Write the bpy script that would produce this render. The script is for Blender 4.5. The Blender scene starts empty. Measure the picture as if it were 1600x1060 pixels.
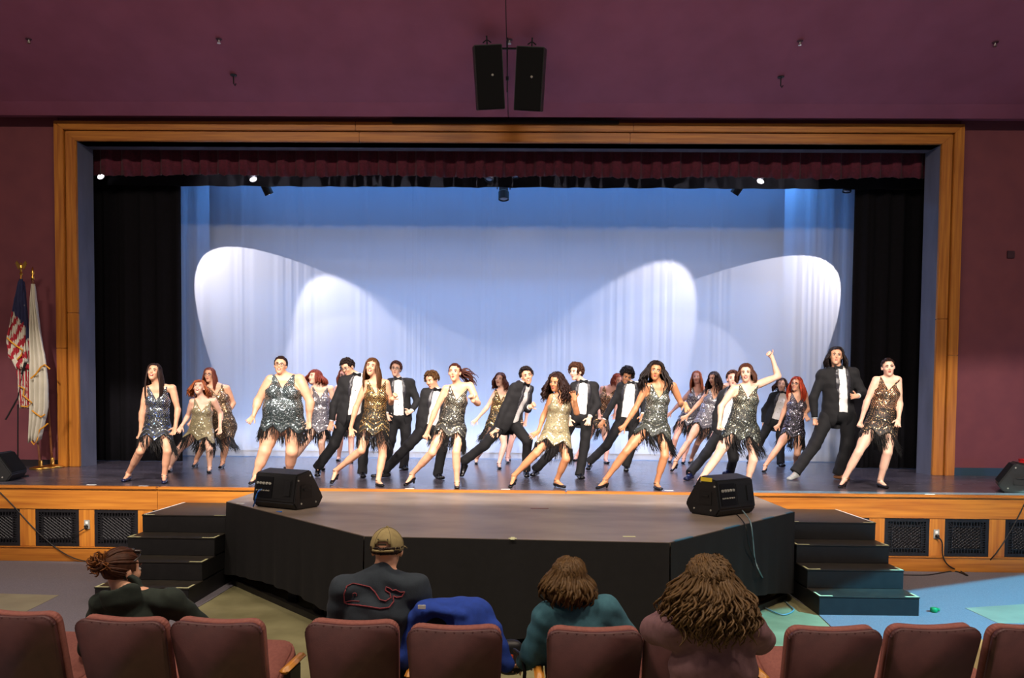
import bpy, bmesh, math, random
import numpy as np
from mathutils import Vector, Matrix

SC = bpy.context.scene
COL = SC.collection
PI = math.pi
rnd = random.Random(7)
nrs = np.random.RandomState(11)

# ------------------------------------------------------------------ camera
FPX = 1200.0
CAM = np.array([0.333, 0.0, 2.154])
YAW, PITCH, ROLL, SHIFT = 0.0140, 0.0381, 0.0088, 145.15
_F = np.array([-math.sin(YAW)*math.cos(PITCH), math.cos(YAW)*math.cos(PITCH), -math.sin(PITCH)])
_R0 = np.array([math.cos(YAW), math.sin(YAW), 0.0])
_U0 = np.cross(_R0, _F)
_R = _R0*math.cos(ROLL)+_U0*math.sin(ROLL)
_U = _U0*math.cos(ROLL)-_R0*math.sin(ROLL)
cd = bpy.data.cameras.new('camera')
cd.sensor_width = 36.0
cd.sensor_fit = 'HORIZONTAL'
cd.lens = FPX/1600*36
cd.shift_y = SHIFT/1600
cd.clip_start = 0.1
cd.clip_end = 100
cam = bpy.data.objects.new('camera', cd)
COL.objects.link(cam)
cam.matrix_world = Matrix(((_R[0], _U[0], -_F[0], CAM[0]), (_R[1], _U[1], -_F[1], CAM[1]),
                           (_R[2], _U[2], -_F[2], CAM[2]), (0, 0, 0, 1)))
SC.camera = cam


def ray(px, py):
    return _F + _R*((px-800)/FPX) + _U*((530+SHIFT-py)/FPX)


def at(px, py, Y):
    """point of the place at depth Y seen at photo pixel (px, py)"""
    d = ray(px, py)
    return CAM + d*(Y/d[1])


def on(px, py, z):
    """point on the horizontal plane z seen at photo pixel (px, py)"""
    d = ray(px, py)
    return CAM + d*((z-CAM[2])/d[2])


STAGE = 1.0      # stage floor height
EDGE = 10.0      # stage front edge
YF = 12.95       # proscenium wall
SCRIM = 15.6
# ------------------------------------------------------------------ world, exposure, lights
SC.view_settings.view_transform = 'Standard'
SC.view_settings.look = 'None'
SC.view_settings.gamma = 1.0
SC.view_settings.use_curve_mapping = False
SC.view_settings.exposure = 0.0
w = bpy.data.worlds.new('world')
SC.world = w
w.use_nodes = True
w.node_tree.nodes['Background'].inputs['Color'].default_value = (0.55, 0.45, 0.5, 1)
w.node_tree.nodes['Background'].inputs['Strength'].default_value = 0.19


def look(o, tgt):
    d = Vector(tgt)-o.location
    o.rotation_euler = d.to_track_quat('-Z', 'Y').to_euler()


def spot(name, loc, tgt, watts, angle, blend, color, radius=0.1, shutter=None):
    l = bpy.data.lights.new(name, 'SPOT')
    l.energy = watts
    l.color = color
    l.spot_size = math.radians(angle)
    l.spot_blend = blend
    l.shadow_soft_size = radius
    o = bpy.data.objects.new(name, l)
    COL.objects.link(o)
    o.location = loc
    look(o, tgt)
    if shutter:      # framing shutters of an ellipsoidal fixture: (x0, x1, y0, y1) in tangent units
        l.use_nodes = True
        nt = l.node_tree
        em = nt.nodes['Emission']
        tc = nt.nodes.new('ShaderNodeTexCoord')
        sp = nt.nodes.new('ShaderNodeSeparateXYZ')
        nt.links.new(tc.outputs['Normal'], sp.inputs[0])

        def m(op, a, b):
            n = nt.nodes.new('ShaderNodeMath')
            n.operation = op
            for i, v in enumerate((a, b)):
                if isinstance(v, (int, float)):
                    n.inputs[i].default_value = v
                else:
                    nt.links.new(v, n.inputs[i])
            return n.outputs[0]
        az = m('ABSOLUTE', sp.outputs[2], 0)
        xx = m('DIVIDE', sp.outputs[0], az)
        yy = m('DIVIDE', sp.outputs[1], az)
        g = m('MULTIPLY', m('MULTIPLY', m('GREATER_THAN', xx, shutter[0]), m('LESS_THAN', xx, shutter[1])),
              m('MULTIPLY', m('GREATER_THAN', yy, shutter[2]), m('LESS_THAN', yy, shutter[3])))
        nt.links.new(g, em.inputs['Strength'])
    return o


def area(name, loc, tgt, watts, sx, sy, color, spread=180):
    l = bpy.data.lights.new(name, 'AREA')
    l.shape = 'RECTANGLE'
    l.size, l.size_y = sx, sy
    l.energy = watts
    l.color = color
    l.spread = math.radians(spread)
    o = bpy.data.objects.new(name, l)
    COL.objects.link(o)
    o.location = loc
    look(o, tgt)
    return o


WARM = (1.0, 0.89, 0.82)
# front-of-house stage wash from the auditorium's lighting bridge, shuttered to the stage opening
for i, x in enumerate((-4.5, -1.5, 1.5, 4.5)):
    spot('bridge_spot', (x, 2.0, 7.4), (x*0.85, 11.2, 1.75), 3800, 56, 0.35, WARM, 0.22,
         (-0.75, 0.75, -0.2, 0.15))
# house lights of the auditorium, dimmed
for x in (-6.5, -2.4, 2.4, 6.5):
    area('house_light', (x, 3.2, 8.2), (x, 6.6, 0), 265, 1.2, 0.5, (1.0, 0.83, 0.66))
# cyc strip lights behind the scrim
area('cyc_strip_light', (0, 16.3, 7.3), (0, 17.3, 3.4), 430, 12.5, 0.3, (0.14, 0.42, 1.0))
area('cyc_ground_light', (0, 16.35, 1.16), (0, 17.3, 3.2), 210, 12.5, 0.2, (0.34, 0.56, 1.0))
# border lights over the stage, between valance and scrim
area('border_light', (0, 14.35, 6.75), (0, 14.9, 1.0), 60, 11, 0.3, (0.26, 0.50, 1.0), 150)
area('border_light', (0, 13.95, 6.75), (0, 12.4, 1.0), 260, 11, 0.3, (0.83, 0.78, 1.0), 85)
# cyan spill from the right side bridge: a wide pool on the floor and a shuttered line along the stage edge
spot('side_spot', (8.6, 3.2, 7.0), (6.2, 8.2, 0.0), 12500, 52, 0.12, (0.07, 0.55, 0.85), 0.05, (-0.45, 0.40, -0.3, 0.10))
spot('side_spot', (5.7, 2.0, 7.2), (5.7, 10.2, 1.0), 45000, 40, 0.2, (0.50, 1.0, 0.95), 0.02, (-0.28, 0.28, -0.008, 0.008))
# weak blue spot added to make the spill low on the right wall
spot('wall_spill_spot', (9.6, 9.0, 1.6), (9.0, 12.9, 1.35), 60, 70, 0.9, (0.25, 0.35, 1.0), 0.1)

# ------------------------------------------------------------------ materials


def lin(c):
    if isinstance(c, str):
        c = [int(c[i:i+2], 16)/255 for i in (0, 2, 4)]
        c = [(v/12.92 if v <= 0.04045 else ((v+0.055)/1.055)**2.4) for v in c]
    return tuple(c[:3])+(1.0,)


MATS = {}


class NT:
    def __init__(self, name):
        self.m = bpy.data.materials.new(name)
        self.m.use_nodes = True
        self.nt = self.m.node_tree
        self.b = self.nt.nodes['Principled BSDF']

    def n(self, t, **kw):
        nd = self.nt.nodes.new('ShaderNode'+t)
        for k, v in kw.items():
            setattr(nd, k, v)
        return nd

    def l(self, a, b):
        self.nt.links.new(a, b)

    def math(self, op, a, b=0.0, c=None):
        nd = self.n('Math', operation=op)
        for i, v in enumerate((a, b, c)):
            if v is None:
                continue
            if isinstance(v, (int, float)):
                nd.inputs[i].default_value = v
            else:
                self.l(v, nd.inputs[i])
        return nd.outputs[0]

    def mix(self, fac, a, b):
        nd = self.n('Mix', data_type='RGBA')
        for i, v in ((0, fac), (6, a), (7, b)):
            if isinstance(v, (int, float)):
                nd.inputs[i].default_value = v
            elif isinstance(v, tuple):
                nd.inputs[i].default_value = v
            else:
                self.l(v, nd.inputs[i])
        return nd.outputs[2]

    def noise(self, scale, detail=3, vec=None, stretch=None):
        tc = self.n('TexCoord')
        v = vec if vec is not None else tc.outputs['Object']
        if stretch:
            mp = self.n('Mapping')
            mp.inputs['Scale'].default_value = stretch
            self.l(v, mp.inputs[0])
            v = mp.outputs[0]
        ns = self.n('TexNoise')
        ns.inputs['Scale'].default_value = scale
        ns.inputs['Detail'].default_value = detail
        self.l(v, ns.inputs['Vector'])
        return ns.outputs[0]

    def ramp(self, fac, a, b):
        r = self.n('ValToRGB')
        r.color_ramp.elements[0].position = a
        r.color_ramp.elements[1].position = b
        self.l(fac, r.inputs[0])
        return r.outputs[0]

    def bump(self, h, strength=0.3, dist=0.01):
        bp = self.n('Bump')
        bp.inputs['Strength'].default_value = strength
        bp.inputs['Distance'].default_value = dist
        self.l(h, bp.inputs['Height'])
        self.l(bp.outputs[0], self.b.inputs['Normal'])

    def set(self, **kw):
        for k, v in kw.items():
            self.b.inputs[k.replace('_', ' ')].default_value = v


def mat(name, c1, c2=None, rough=0.6, metal=0.0, scale=8, stretch=None, bump=0.0, bscale=60, spec=0.5, sheen=0.0):
    if name in MATS:
        return MATS[name]
    t = NT(name)
    t.set(Roughness=rough, Metallic=metal)
    t.b.inputs['Specular IOR Level'].default_value = spec
    if sheen:
        t.b.inputs['Sheen Weight'].default_value = sheen
    if c2 is None:
        t.b.inputs['Base Color'].default_value = lin(c1)
    else:
        f = t.ramp(t.noise(scale, 4, stretch=stretch), 0.35, 0.68)
        t.l(t.mix(f, lin(c1), lin(c2)), t.b.inputs['Base Color'])
    if bump:
        t.bump(t.noise(bscale, 3), bump)
    MATS[name] = t.m
    return t.m


def emit(name, c, s):
    t = NT(name)
    t.set(Roughness=0.3)
    t.b.inputs['Base Color'].default_value = lin(c)
    t.b.inputs['Emission Color'].default_value = lin(c)
    t.b.inputs['Emission Strength'].default_value = s
    MATS[name] = t.m
    return t.m


def wood(name, c1, c2, axis, rough=0.42):
    t = NT(name)
    st = [7.0, 7.0, 7.0]
    st[axis] = 0.35
    a = t.noise(3.0, 5, stretch=tuple(st))
    st2 = [60.0, 60.0, 60.0]
    st2[axis] = 1.6
    b = t.noise(1.0, 4, stretch=tuple(st2))
    f = t.math('ADD', t.math('MULTIPLY', a, 0.65), t.math('MULTIPLY', b, 0.35))
    t.l(t.mix(t.ramp(f, 0.36, 0.64), lin(c1), lin(c2)), t.b.inputs['Base Color'])
    t.set(Roughness=rough)
    t.bump(b, 0.06)
    MATS[name] = t.m
    return t.m


W_X = wood('oak_x', '96551A', 'BD7A2A', 0)
W_Z = wood('oak_z', '96551A', 'BD7A2A', 2)
W_ARM = wood('oak_arm', 'B06E20', 'D69740', 1, 0.35)
WALL = mat('burgundy_paint', '70383F', '68333C', rough=0.75, scale=3, bump=0.12, bscale=180)
CEIL = mat('burgundy_ceiling_paint', '96536B', '8C4C62', rough=0.8, scale=2, bump=0.1, bscale=140)
REVEAL = mat('slate_paint', '5E6070', '50525F', rough=0.55, scale=4, stretch=(1, 1, 0.3))
BLACK = mat('black_velour', '0B0A0E', '100E14', rough=0.95, scale=20, spec=0.2)
BLKPAINT = mat('black_paint', '131214', '1B1A1B', rough=0.55, scale=12, bump=0.05)
SKIRTM = mat('black_skirt_cloth', '0F0E10', '131214', rough=0.9, scale=15, bump=0.1, bscale=200)
VELVET = mat('burgundy_velvet', '5A0E28', '460A1E', rough=0.85, scale=30, sheen=0.15)
CAB = mat('speaker_cabinet', '0D0D0E', '151516', rough=0.5, scale=60, bump=0.15, bscale=300)
GRL = mat('speaker_grille', '050506', '0A0A0B', rough=0.8, scale=400, bump=0.1, bscale=500, spec=0.15)
CHROME = mat('dull_chrome', 'B9B7B0', rough=0.3, metal=1.0)
BRASS = mat('brass', 'D9A84E', rough=0.3, metal=1.0)
RUBBER = mat('black_rubber', '0A0A0B', rough=0.6)
YTAPE = mat('pale_tape', 'D7D9A6', rough=0.6)
WTAPE = mat('white_tape', 'D8DAD6', rough=0.6)
BTAPE = mat('blue_tape', '3F6E86', rough=0.6)
YELTAPE = mat('yellow_tape', 'E3C933', rough=0.5)
CONC = mat('worn_concrete', '7C7856', '9A9670', rough=0.6, scale=2.2, bump=0.05)
CARPET = mat('grey_carpet', '74707A', '858088', rough=0.95, scale=90, bump=0.5, bscale=350)
GRAY = mat('grey_plastic', '8F8D84', rough=0.5)
SEATM = mat('plum_seat_shell', '55302F', '4C2A2A', rough=0.55, scale=14, bump=0.1, bscale=220)
SEATF = mat('rose_seat_fabric', '8E564C', '824C44', rough=0.85, scale=60, bump=0.3, bscale=300)
DARKMETAL = mat('dark_metal', '1A1A1C', rough=0.4, metal=0.6)


def stage_floor_mat():
    t = NT('black_stage_floor')
    f = t.ramp(t.noise(2.6, 6, stretch=(0.5, 2.2, 1)), 0.35, 0.7)
    t.l(t.mix(f, lin('37333A'), lin('565058')), t.b.inputs['Base Color'])
    g = t.noise(9, 5, stretch=(0.4, 2, 1))
    t.l(t.math('ADD', t.math('MULTIPLY', g, 0.14), 0.18), t.b.inputs['Roughness'])
    t.bump(t.noise(14, 2), 0.012)
    return t.m


STAGEM = stage_floor_mat()


def apron_mat():
    t = NT('worn_apron_top')
    f = t.ramp(t.noise(1.6, 6, stretch=(0.8, 1.6, 1)), 0.3, 0.7)
    t.l(t.mix(f, lin('6E6156'), lin('8E8072')), t.b.inputs['Base Color'])
    t.set(Roughness=0.45)
    t.bump(t.noise(30, 3), 0.05)
    return t.m


APRONM = apron_mat()


def scrim_mat():
    """sheer white cloth: part of the light passes straight through"""
    t = NT('sheer_white_cloth')
    t.b.inputs['Base Color'].default_value = lin('D9DEE8')
    t.set(Roughness=0.9)
    t.bump(t.noise(500, 2), 0.05)
    tr = t.n('BsdfTransparent')
    mx = t.n('MixShader')
    mx.inputs[0].default_value = 0.5
    out = t.nt.nodes['Material Output']
    t.l(t.b.outputs[0], mx.inputs[1])
    t.l(tr.outputs[0], mx.inputs[2])
    t.l(mx.outputs[0], out.inputs['Surface'])
    return t.m


SCRIMM = scrim_mat()
CYCM = mat('white_cyc_cloth', 'D5DAE4', rough=0.9)

# ------------------------------------------------------------------ object helpers


def mesh_obj(name, V, F, material, parent=None, smooth=False, attr=None):
    me = bpy.data.meshes.new(name)
    me.from_pydata([tuple(v) for v in V] if not isinstance(V, np.ndarray) else V.tolist(), [],
                   F if isinstance(F, list) else F.tolist())
    if smooth:
        me.polygons.foreach_set('use_smooth', [True]*len(me.polygons))
    mats = material if isinstance(material, (list, tuple)) else [material]
    for m in mats:
        me.materials.append(m)
    if attr is not None:
        a = me.attributes.new('pat', 'FLOAT_VECTOR', 'POINT')
        a.data.foreach_set('vector', np.asarray(attr, dtype=np.float32).ravel())
    me.update()
    o = bpy.data.objects.new(name, me)
    COL.objects.link(o)
    if parent is not None:
        o.parent = parent
        # parents are unrotated empties or identity meshes unless placed later
        if parent.type == 'EMPTY' and parent.get('_local') is None:
            o.matrix_parent_inverse = Matrix.Translation(-parent.location)
    return o


class MB:
    """collects simple shapes into one mesh"""
    def __init__(self):
        self.V, self.F, self.M = [], [], []
        self.mi = 0

    def add(self, V, F):
        b = len(self.V)
        self.V += [tuple(float(c) for c in v) for v in V]
        self.F += [[i+b for i in f] for f in F]
        self.M += [self.mi]*len(F)
        return self

    def box(self, x0, x1, y0, y1, z0, z1, mtx=None):
        V = [(x, y, z) for x in (x0, x1) for y in (y0, y1) for z in (z0, z1)]
        if mtx is not None:
            V = [mtx @ Vector(v) for v in V]
        return self.add(V, [(0, 1, 3, 2), (4, 6, 7, 5), (0, 4, 5, 1), (2, 3, 7, 6), (0, 2, 6, 4), (1, 5, 7, 3)])

    def bevbox(self, x0, x1, y0, y1, z0, z1, b=0.01, mtx=None):
        bm = bmesh.new()
        bmesh.ops.create_cube(bm, size=1)
        for v in bm.verts:
            v.co = Vector(((x0+x1)/2+v.co.x*(x1-x0), (y0+y1)/2+v.co.y*(y1-y0), (z0+z1)/2+v.co.z*(z1-z0)))
        bmesh.ops.bevel(bm, geom=bm.edges[:], offset=b, segments=2, affect='EDGES')
        return self.bm(bm, mtx)

    def bm(self, bm, mtx=None):
        bm.verts.index_update()
        self.add([(mtx @ v.co if mtx is not None else v.co) for v in bm.verts],
                 [[v.index for v in f.verts] for f in bm.faces])
        bm.free()
        return self

    def prism(self, pts, h0, h1, plane='xz', bevel=0.0, mtx=None, seg=2):
        """polygon pts extruded between h0 and h1 along the remaining axis"""
        bm = bmesh.new()
        def co(p, h):
            return {'xz': (p[0], h, p[1]), 'xy': (p[0], p[1], h), 'yz': (h, p[0], p[1])}[plane]
        a = [bm.verts.new(co(p, h0)) for p in pts]
        b = [bm.verts.new(co(p, h1)) for p in pts]
        n = len(pts)
        bm.faces.new(a[::-1])
        bm.faces.new(b)
        for i in range(n):
            bm.faces.new((a[i], a[(i+1) % n], b[(i+1) % n], b[i]))
        bmesh.ops.recalc_face_normals(bm, faces=bm.faces[:])
        if bevel:
            bmesh.ops.bevel(bm, geom=bm.edges[:], offset=bevel, segments=seg, affect='EDGES', clamp_overlap=True)
        return self.bm(bm, mtx)

    def tube(self, pts, r, sides=8, caps=True):
        V, F = tubes(np.array([pts], float), np.array([[r]*len(pts)] if np.isscalar(r) else [r], float), sides, caps)
        return self.add(V, F)

    def sphere(self, c, r, n=10, m=None):
        rr = (r, r, r) if np.isscalar(r) else r
        V, F = [], []
        for i in range(n//2+1):
            ph = PI*i/(n//2)
            for j in range(n):
                th = 2*PI*j/n
                p = Vector((rr[0]*math.sin(ph)*math.cos(th), rr[1]*math.sin(ph)*math.sin(th), rr[2]*math.cos(ph)))
                V.append((m @ p if m is not None else p)+Vector(c))
        for i in range(n//2):
            for j in range(n):
                F.append((i*n+j, (i+1)*n+j, (i+1)*n+(j+1) % n, i*n+(j+1) % n))
        return self.add(V, F)

    def lathe(self, prof, c=(0, 0, 0), n=16, m=None):
        V, F = [], []
        for (r, z) in prof:
            for j in range(n):
                th = 2*PI*j/n
                p = Vector((r*math.cos(th), r*math.sin(th), z))
                V.append((m @ p if m is not None else p)+Vector(c))
        for i in range(len(prof)-1):
            for j in range(n):
                F.append((i*n+j, i*n+(j+1) % n, (i+1)*n+(j+1) % n, (i+1)*n+j))
        F.append(list(range(n))[::-1])
        F.append([(len(prof)-1)*n+j for j in range(n)])
        return self.add(V, F)

    def build(self, name, material, parent=None, smooth=False):
        o = mesh_obj(name, self.V, self.F, material, parent, smooth)
        if any(self.M):
            o.data.polygons.foreach_set('material_index', self.M)
        return o


def tubes(P, R, sides=5, caps=True):
    """P (n,m,3) curves with radii R (n,m) -> joined tube mesh"""
    n, m, _ = P.shape
    T = np.gradient(P, axis=1)
    T /= np.linalg.norm(T, axis=2, keepdims=True)+1e-9
    ref = np.where(np.abs(T[..., 2:3]) > 0.92, np.array([1.0, 0, 0]), np.array([0, 0, 1.0]))
    A = np.cross(T, ref)
    A /= np.linalg.norm(A, axis=2, keepdims=True)+1e-9
    B = np.cross(T, A)
    th = np.arange(sides)*2*PI/sides
    V = P[:, :, None, :]+R[:, :, None, None]*(A[:, :, None, :]*np.cos(th)[None, None, :, None]
                                              + B[:, :, None, :]*np.sin(th)[None, None, :, None])
    V = V.reshape(-1, 3)
    i = np.arange(n)[:, None, None]*m*sides
    j = np.arange(m-1)[None, :, None]*sides
    k = np.arange(sides)[None, None, :]
    k2 = (k+1) % sides
    F = np.stack(np.broadcast_arrays(i+j+k, i+j+k2, i+j+sides+k2, i+j+sides+k), -1).reshape(-1, 4).tolist()
    if caps:
        for c in range(n):
            F.append([c*m*sides+q for q in range(sides)][::-1])
            F.append([c*m*sides+(m-1)*sides+q for q in range(sides)])
    return V, F


def thing(name, label, cat, loc=(0, 0, 0), group=None):
    o = bpy.data.objects.new(name, None)
    o.empty_display_size = 0.1
    COL.objects.link(o)
    o.location = loc
    o['label'] = label
    o['category'] = cat
    if group:
        o['group'] = group
    return o


def tag(o, label, cat, group=None):
    o['label'] = label
    o['category'] = cat
    if group:
        o['group'] = group
    return o


def struct(o, label=None):
    o['kind'] = 'structure'
    if label:
        o['label'] = label
    return o


def copy_tree(o, parent=None, inv=None):
    c = o.copy()
    COL.objects.link(c)
    c.parent = parent
    for ch in list(o.children):
        copy_tree(ch, c)
    return c

# ------------------------------------------------------------------ the setting
# auditorium floor
struct(MB().box(-12, 12, -2, EDGE+0.4, -0.2, 0).build('floor', CONC), 'worn greenish concrete auditorium floor')


def ground(pts):
    return [tuple(on(x, y, 0.0)[:2]) for x, y in pts]


# carpet fields left and right of the bare concrete around the thrust
cl = ground([(330, 938), (288, 962), (250, 1010)])
left_hole = ground([(-120, 926), (92, 932), (40, 958), (-120, 958)])
m = MB()
m.prism([(-12, EDGE), (-3.0, EDGE)]+cl+[(cl[2][0]-0.1, 2.0), (-12, 2.0)], 0.0, 0.008, 'xy')
struct(m.build('carpet_left', CARPET), 'grey carpet field on the left of the auditorium floor')
cr = ground([(1225, 925), (1275, 958), (1330, 1010)])
m = MB()
m.prism([(12, EDGE), (3.0, EDGE)]+cr+[(cr[2][0]+0.1, 2.0), (12, 2.0)], 0.0, 0.008, 'xy')
struct(m.build('carpet_right', CARPET), 'grey carpet field on the right of the auditorium floor')
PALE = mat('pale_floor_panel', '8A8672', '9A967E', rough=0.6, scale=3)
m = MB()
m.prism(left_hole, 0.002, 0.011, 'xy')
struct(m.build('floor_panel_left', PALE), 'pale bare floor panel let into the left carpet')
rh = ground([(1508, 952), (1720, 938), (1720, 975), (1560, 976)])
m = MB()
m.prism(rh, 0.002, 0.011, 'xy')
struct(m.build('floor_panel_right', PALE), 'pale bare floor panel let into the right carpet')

# stage floor
struct(MB().box(-11, 11, EDGE, 18.2, STAGE-0.12, STAGE).build('stage_floor', STAGEM), 'black glossy stage floor')
# stage shell
struct(MB().box(-11, 11, 18.0, 18.2, STAGE, 9).build('wall_back', BLKPAINT))
struct(MB().box(-11.2, -11, YF, 18.2, STAGE, 9).build('wall_stage_left', BLKPAINT))
struct(MB().box(11, 11.2, YF, 18.2, STAGE, 9).build('wall_stage_right', BLKPAINT))
struct(MB().box(-11.2, 11.2, YF+0.2, 18.2, 9, 9.2).build('ceiling_stage', BLKPAINT))

# proscenium opening
WO = 7.526
ZT = 6.778
il = at(120, 221, YF)
ir = at(1469, 227, YF)
WI = (ir[0]-il[0])/2
ZI = (il[2]+ir[2])/2
struct(MB().box(-12, -WO+0.02, YF, YF+0.25, STAGE, ZT+0.35).build('wall_left', WALL), 'burgundy wall left of the stage opening')
struct(MB().box(WO-0.02, 12, YF, YF+0.25, STAGE, ZT+0.35).build('wall_right', WALL), 'burgundy wall right of the stage opening')
struct(MB().box(-WO, WO, YF+0.02, YF+0.25, ZI, ZT+2.4).build('wall_top', WALL))
BASEM = mat('dark_baseboard', '1B1418', rough=0.5)
BASELIT = mat('cyan_lit_baseboard', '243C4C', rough=0.5)  # cyan light on the right baseboard is put into its colour
struct(MB().box(-12, -WO, YF-0.02, YF, STAGE, STAGE+0.11).build('baseboard_left', BASEM))
struct(MB().box(WO, 12, YF-0.02, YF, STAGE, STAGE+0.13).build('baseboard_right', BASELIT))
# oak frame: two stepped boards on each side, mitred
tr = bpy.data.objects.new('trim_1', None)
COL.objects.link(tr)
struct(tr, 'oak frame around the stage opening')
wm = (WO+WI)/2
zm = (ZT+ZI)/2
for s in (-1, 1):
    for (xo, xi, zo, zi, y0, sec) in ((WO, wm+0.012, ZT, zm+0.012, YF-0.10, 'outer'), (wm, WI, zm, ZI, YF-0.06, 'inner')):
        m = MB()
        jz = 3.0 if sec == 'outer' else 3.6
        for (a, b) in ((STAGE, jz-0.002), (jz+0.002, None)):
            mm = MB()
            if b is None:
                mm.prism([(s*xo, a), (s*xi, a), (s*xi, zi), (s*xo, zo)], y0, YF+0.03, 'xz', 0.008)
            else:
                mm.prism([(s*xo, a), (s*xi, a), (s*xi, b), (s*xo, b)], y0, YF+0.03, 'xz', 0.008)
            mm.build('frame_board', W_Z, tr)
cuts = [-1, -0.33, 0.28, 1]
for (xo, xi, zo, zi, y0) in ((WO, wm+0.012, ZT, zm+0.012, YF-0.10), (wm, WI, zm, ZI, YF-0.06)):
    for k in range(3):
        a, b = cuts[k], cuts[k+1]
        xa0 = xo*a if k == 0 else xo*a+0.002
        xa1 = xi*a if k == 0 else xo*a+0.002
        xb0 = xo*b if k == 2 else xo*b-0.002
        xb1 = xi*b if k == 2 else xo*b-0.002
        MB().prism([(xa0, zo), (xb0, zo), (xb1, zi), (xa1, zi)], y0, YF+0.03, 'xz', 0.008).build('frame_board', W_X, tr)
# painted reveal behind the frame, splayed a little
rev = bpy.data.objects.new('trim_2', None)
COL.objects.link(rev)
struct(rev, 'slate painted reveal of the stage opening')
RD = 0.42
MB().prism([(-WI, YF+0.0), (-WI+0.03, YF+RD), (-WI-0.2, YF+RD), (-WI-0.2, YF)], STAGE, ZI, 'xy').build('reveal_panel', REVEAL, rev)
MB().prism([(WI, YF+0.0), (WI-0.03, YF+RD), (WI+0.2, YF+RD), (WI+0.2, YF)], STAGE, ZI, 'xy').build('reveal_panel', REVEAL, rev)
MB().box(-WI-0.2, WI+0.2, YF+0.0, YF+RD, ZI, ZI+0.2).build('reveal_panel', REVEAL, rev)
# black slot of the projection screen above the frame
a = at(613, 191, YF-0.12)
b = at(967, 193, YF-0.12)
tag(MB().bevbox(a[0], b[0], YF-0.16, YF+0.01, a[2]-0.02, a[2]+0.03, 0.006).build('projection_screen_housing', RUBBER),
    'long thin black screen housing resting on top of the oak frame', 'screen housing')

# sloping burgundy ceiling, two halves with a seam above the speakers
ce = bpy.data.objects.new('ceiling', None)
COL.objects.link(ce)
struct(ce, 'sloping burgundy ceiling above the stage opening')
CS = 0.36
C0 = YF-0.28
ZC = at(800, 186, C0)[2]


def ceil_z(y):
    return ZC+(C0-y)*CS


xs = at(793, 150, 12)[0]
for (x0, x1) in ((-12, xs-0.006), (xs+0.006, 12)):
    pr = [(C0+0.0, ZC+0.10), (C0-0.03, ZC+0.02), (C0-0.09, ZC+0.0), (C0-0.35, ZC+0.35*CS), (-2.0, ceil_z(-2.0)), (-2.0, ceil_z(-2)+0.2),
          (YF+0.2, ZC+0.7), (YF+0.2, ZC+0.1)]
    MB().prism(pr, x0, x1, 'yz').build('ceiling_panel', CEIL, ce)
MB().box(xs-0.02, xs+0.02, 0, 12, 0, 0.01, Matrix.Translation((0, 0, ZC+0.06))).V
m = MB()
m.prism([(C0-0.1, ZC+0.04), (-2, ceil_z(-2)+0.03), (-2, ceil_z(-2)+0.05), (C0-0.1, ZC+0.06)], xs-0.03, xs+0.03, 'yz')
m.build('seam', RUBBER, ce)

# stage fascia -------------------------------------------------------------
fa = bpy.data.objects.new('trim_3', None)
COL.objects.link(fa)
struct(fa, 'oak front of the stage with nosing, rails and stiles')
XL, XR = -9.0, 9.0
for k, (a, b) in enumerate(((-9, -4.45), (-4.446, 0.9), (0.904, 9))):
    MB().bevbox(a, b, EDGE-0.06, EDGE+0.06, STAGE-0.035, STAGE+0.006, 0.012).build('nosing', W_X, fa)
    MB().bevbox(a, b, EDGE-0.035, EDGE+0.02, STAGE-0.30, STAGE-0.037, 0.004).build('top_rail', W_X, fa)
    MB().bevbox(a, b, EDGE-0.035, EDGE+0.02, 0.008, 0.19, 0.004).build('bottom_rail', W_X, fa)
    MB().bevbox(a, b, EDGE-0.05, EDGE+0.0, 0.19, 0.205, 0.003).build('bottom_moulding', W_X, fa)
struct(MB().box(-9, 9, EDGE+0.03, EDGE+0.08, 0, STAGE-0.13).build('wall_under_stage', BLKPAINT))
GZ0, GZ1 = 0.206, STAGE-0.30


def fx(px):
    return at(px, 820, EDGE)[0]


gr_spans = [(-36, 33), (57, 125), (149, 217), (240, 308), (1287, 1357), (1381, 1451), (1475, 1544), (1569, 1638)]
gx = [(fx(a), fx(b)) for a, b in gr_spans]
st = [(gx[0][0]-0.2, gx[0][0])]
for i in range(len(gx)-1):
    st.append((gx[i][1], gx[i+1][0]))
st.append((gx[-1][1], gx[-1][1]+0.2))
for (a, b) in st:
    if b-a > 2:
        MB().bevbox(a, a+0.19, EDGE-0.025, EDGE+0.02, GZ0, GZ1, 0.003).build('stile', W_Z, fa)
        MB().bevbox(b-0.19, b, EDGE-0.025, EDGE+0.02, GZ0, GZ1, 0.003).build('stile', W_Z, fa)
        MB().box(a+0.19, b-0.19, EDGE-0.01, EDGE+0.02, GZ0, GZ1).build('backing_panel', W_X, fa)
    else:
        MB().bevbox(a, b, EDGE-0.025, EDGE+0.02, GZ0, GZ1, 0.003).build('stile', W_Z, fa)

GRM = mat('black_iron_grille', '17161A', '201F22', rough=0.45, metal=0.3, scale=30)
gl = ['black lattice vent grille cut off by the left photo edge', 'black lattice vent grille left of the left power outlet',
      'black lattice vent grille between the left power outlet and the left steps', 'black lattice vent grille mostly behind the left steps',
      'black lattice vent grille mostly behind the right steps', 'black lattice vent grille just right of the right steps',
      'black lattice vent grille right of the right power outlet', 'black lattice vent grille cut off by the right photo edge']


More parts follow.
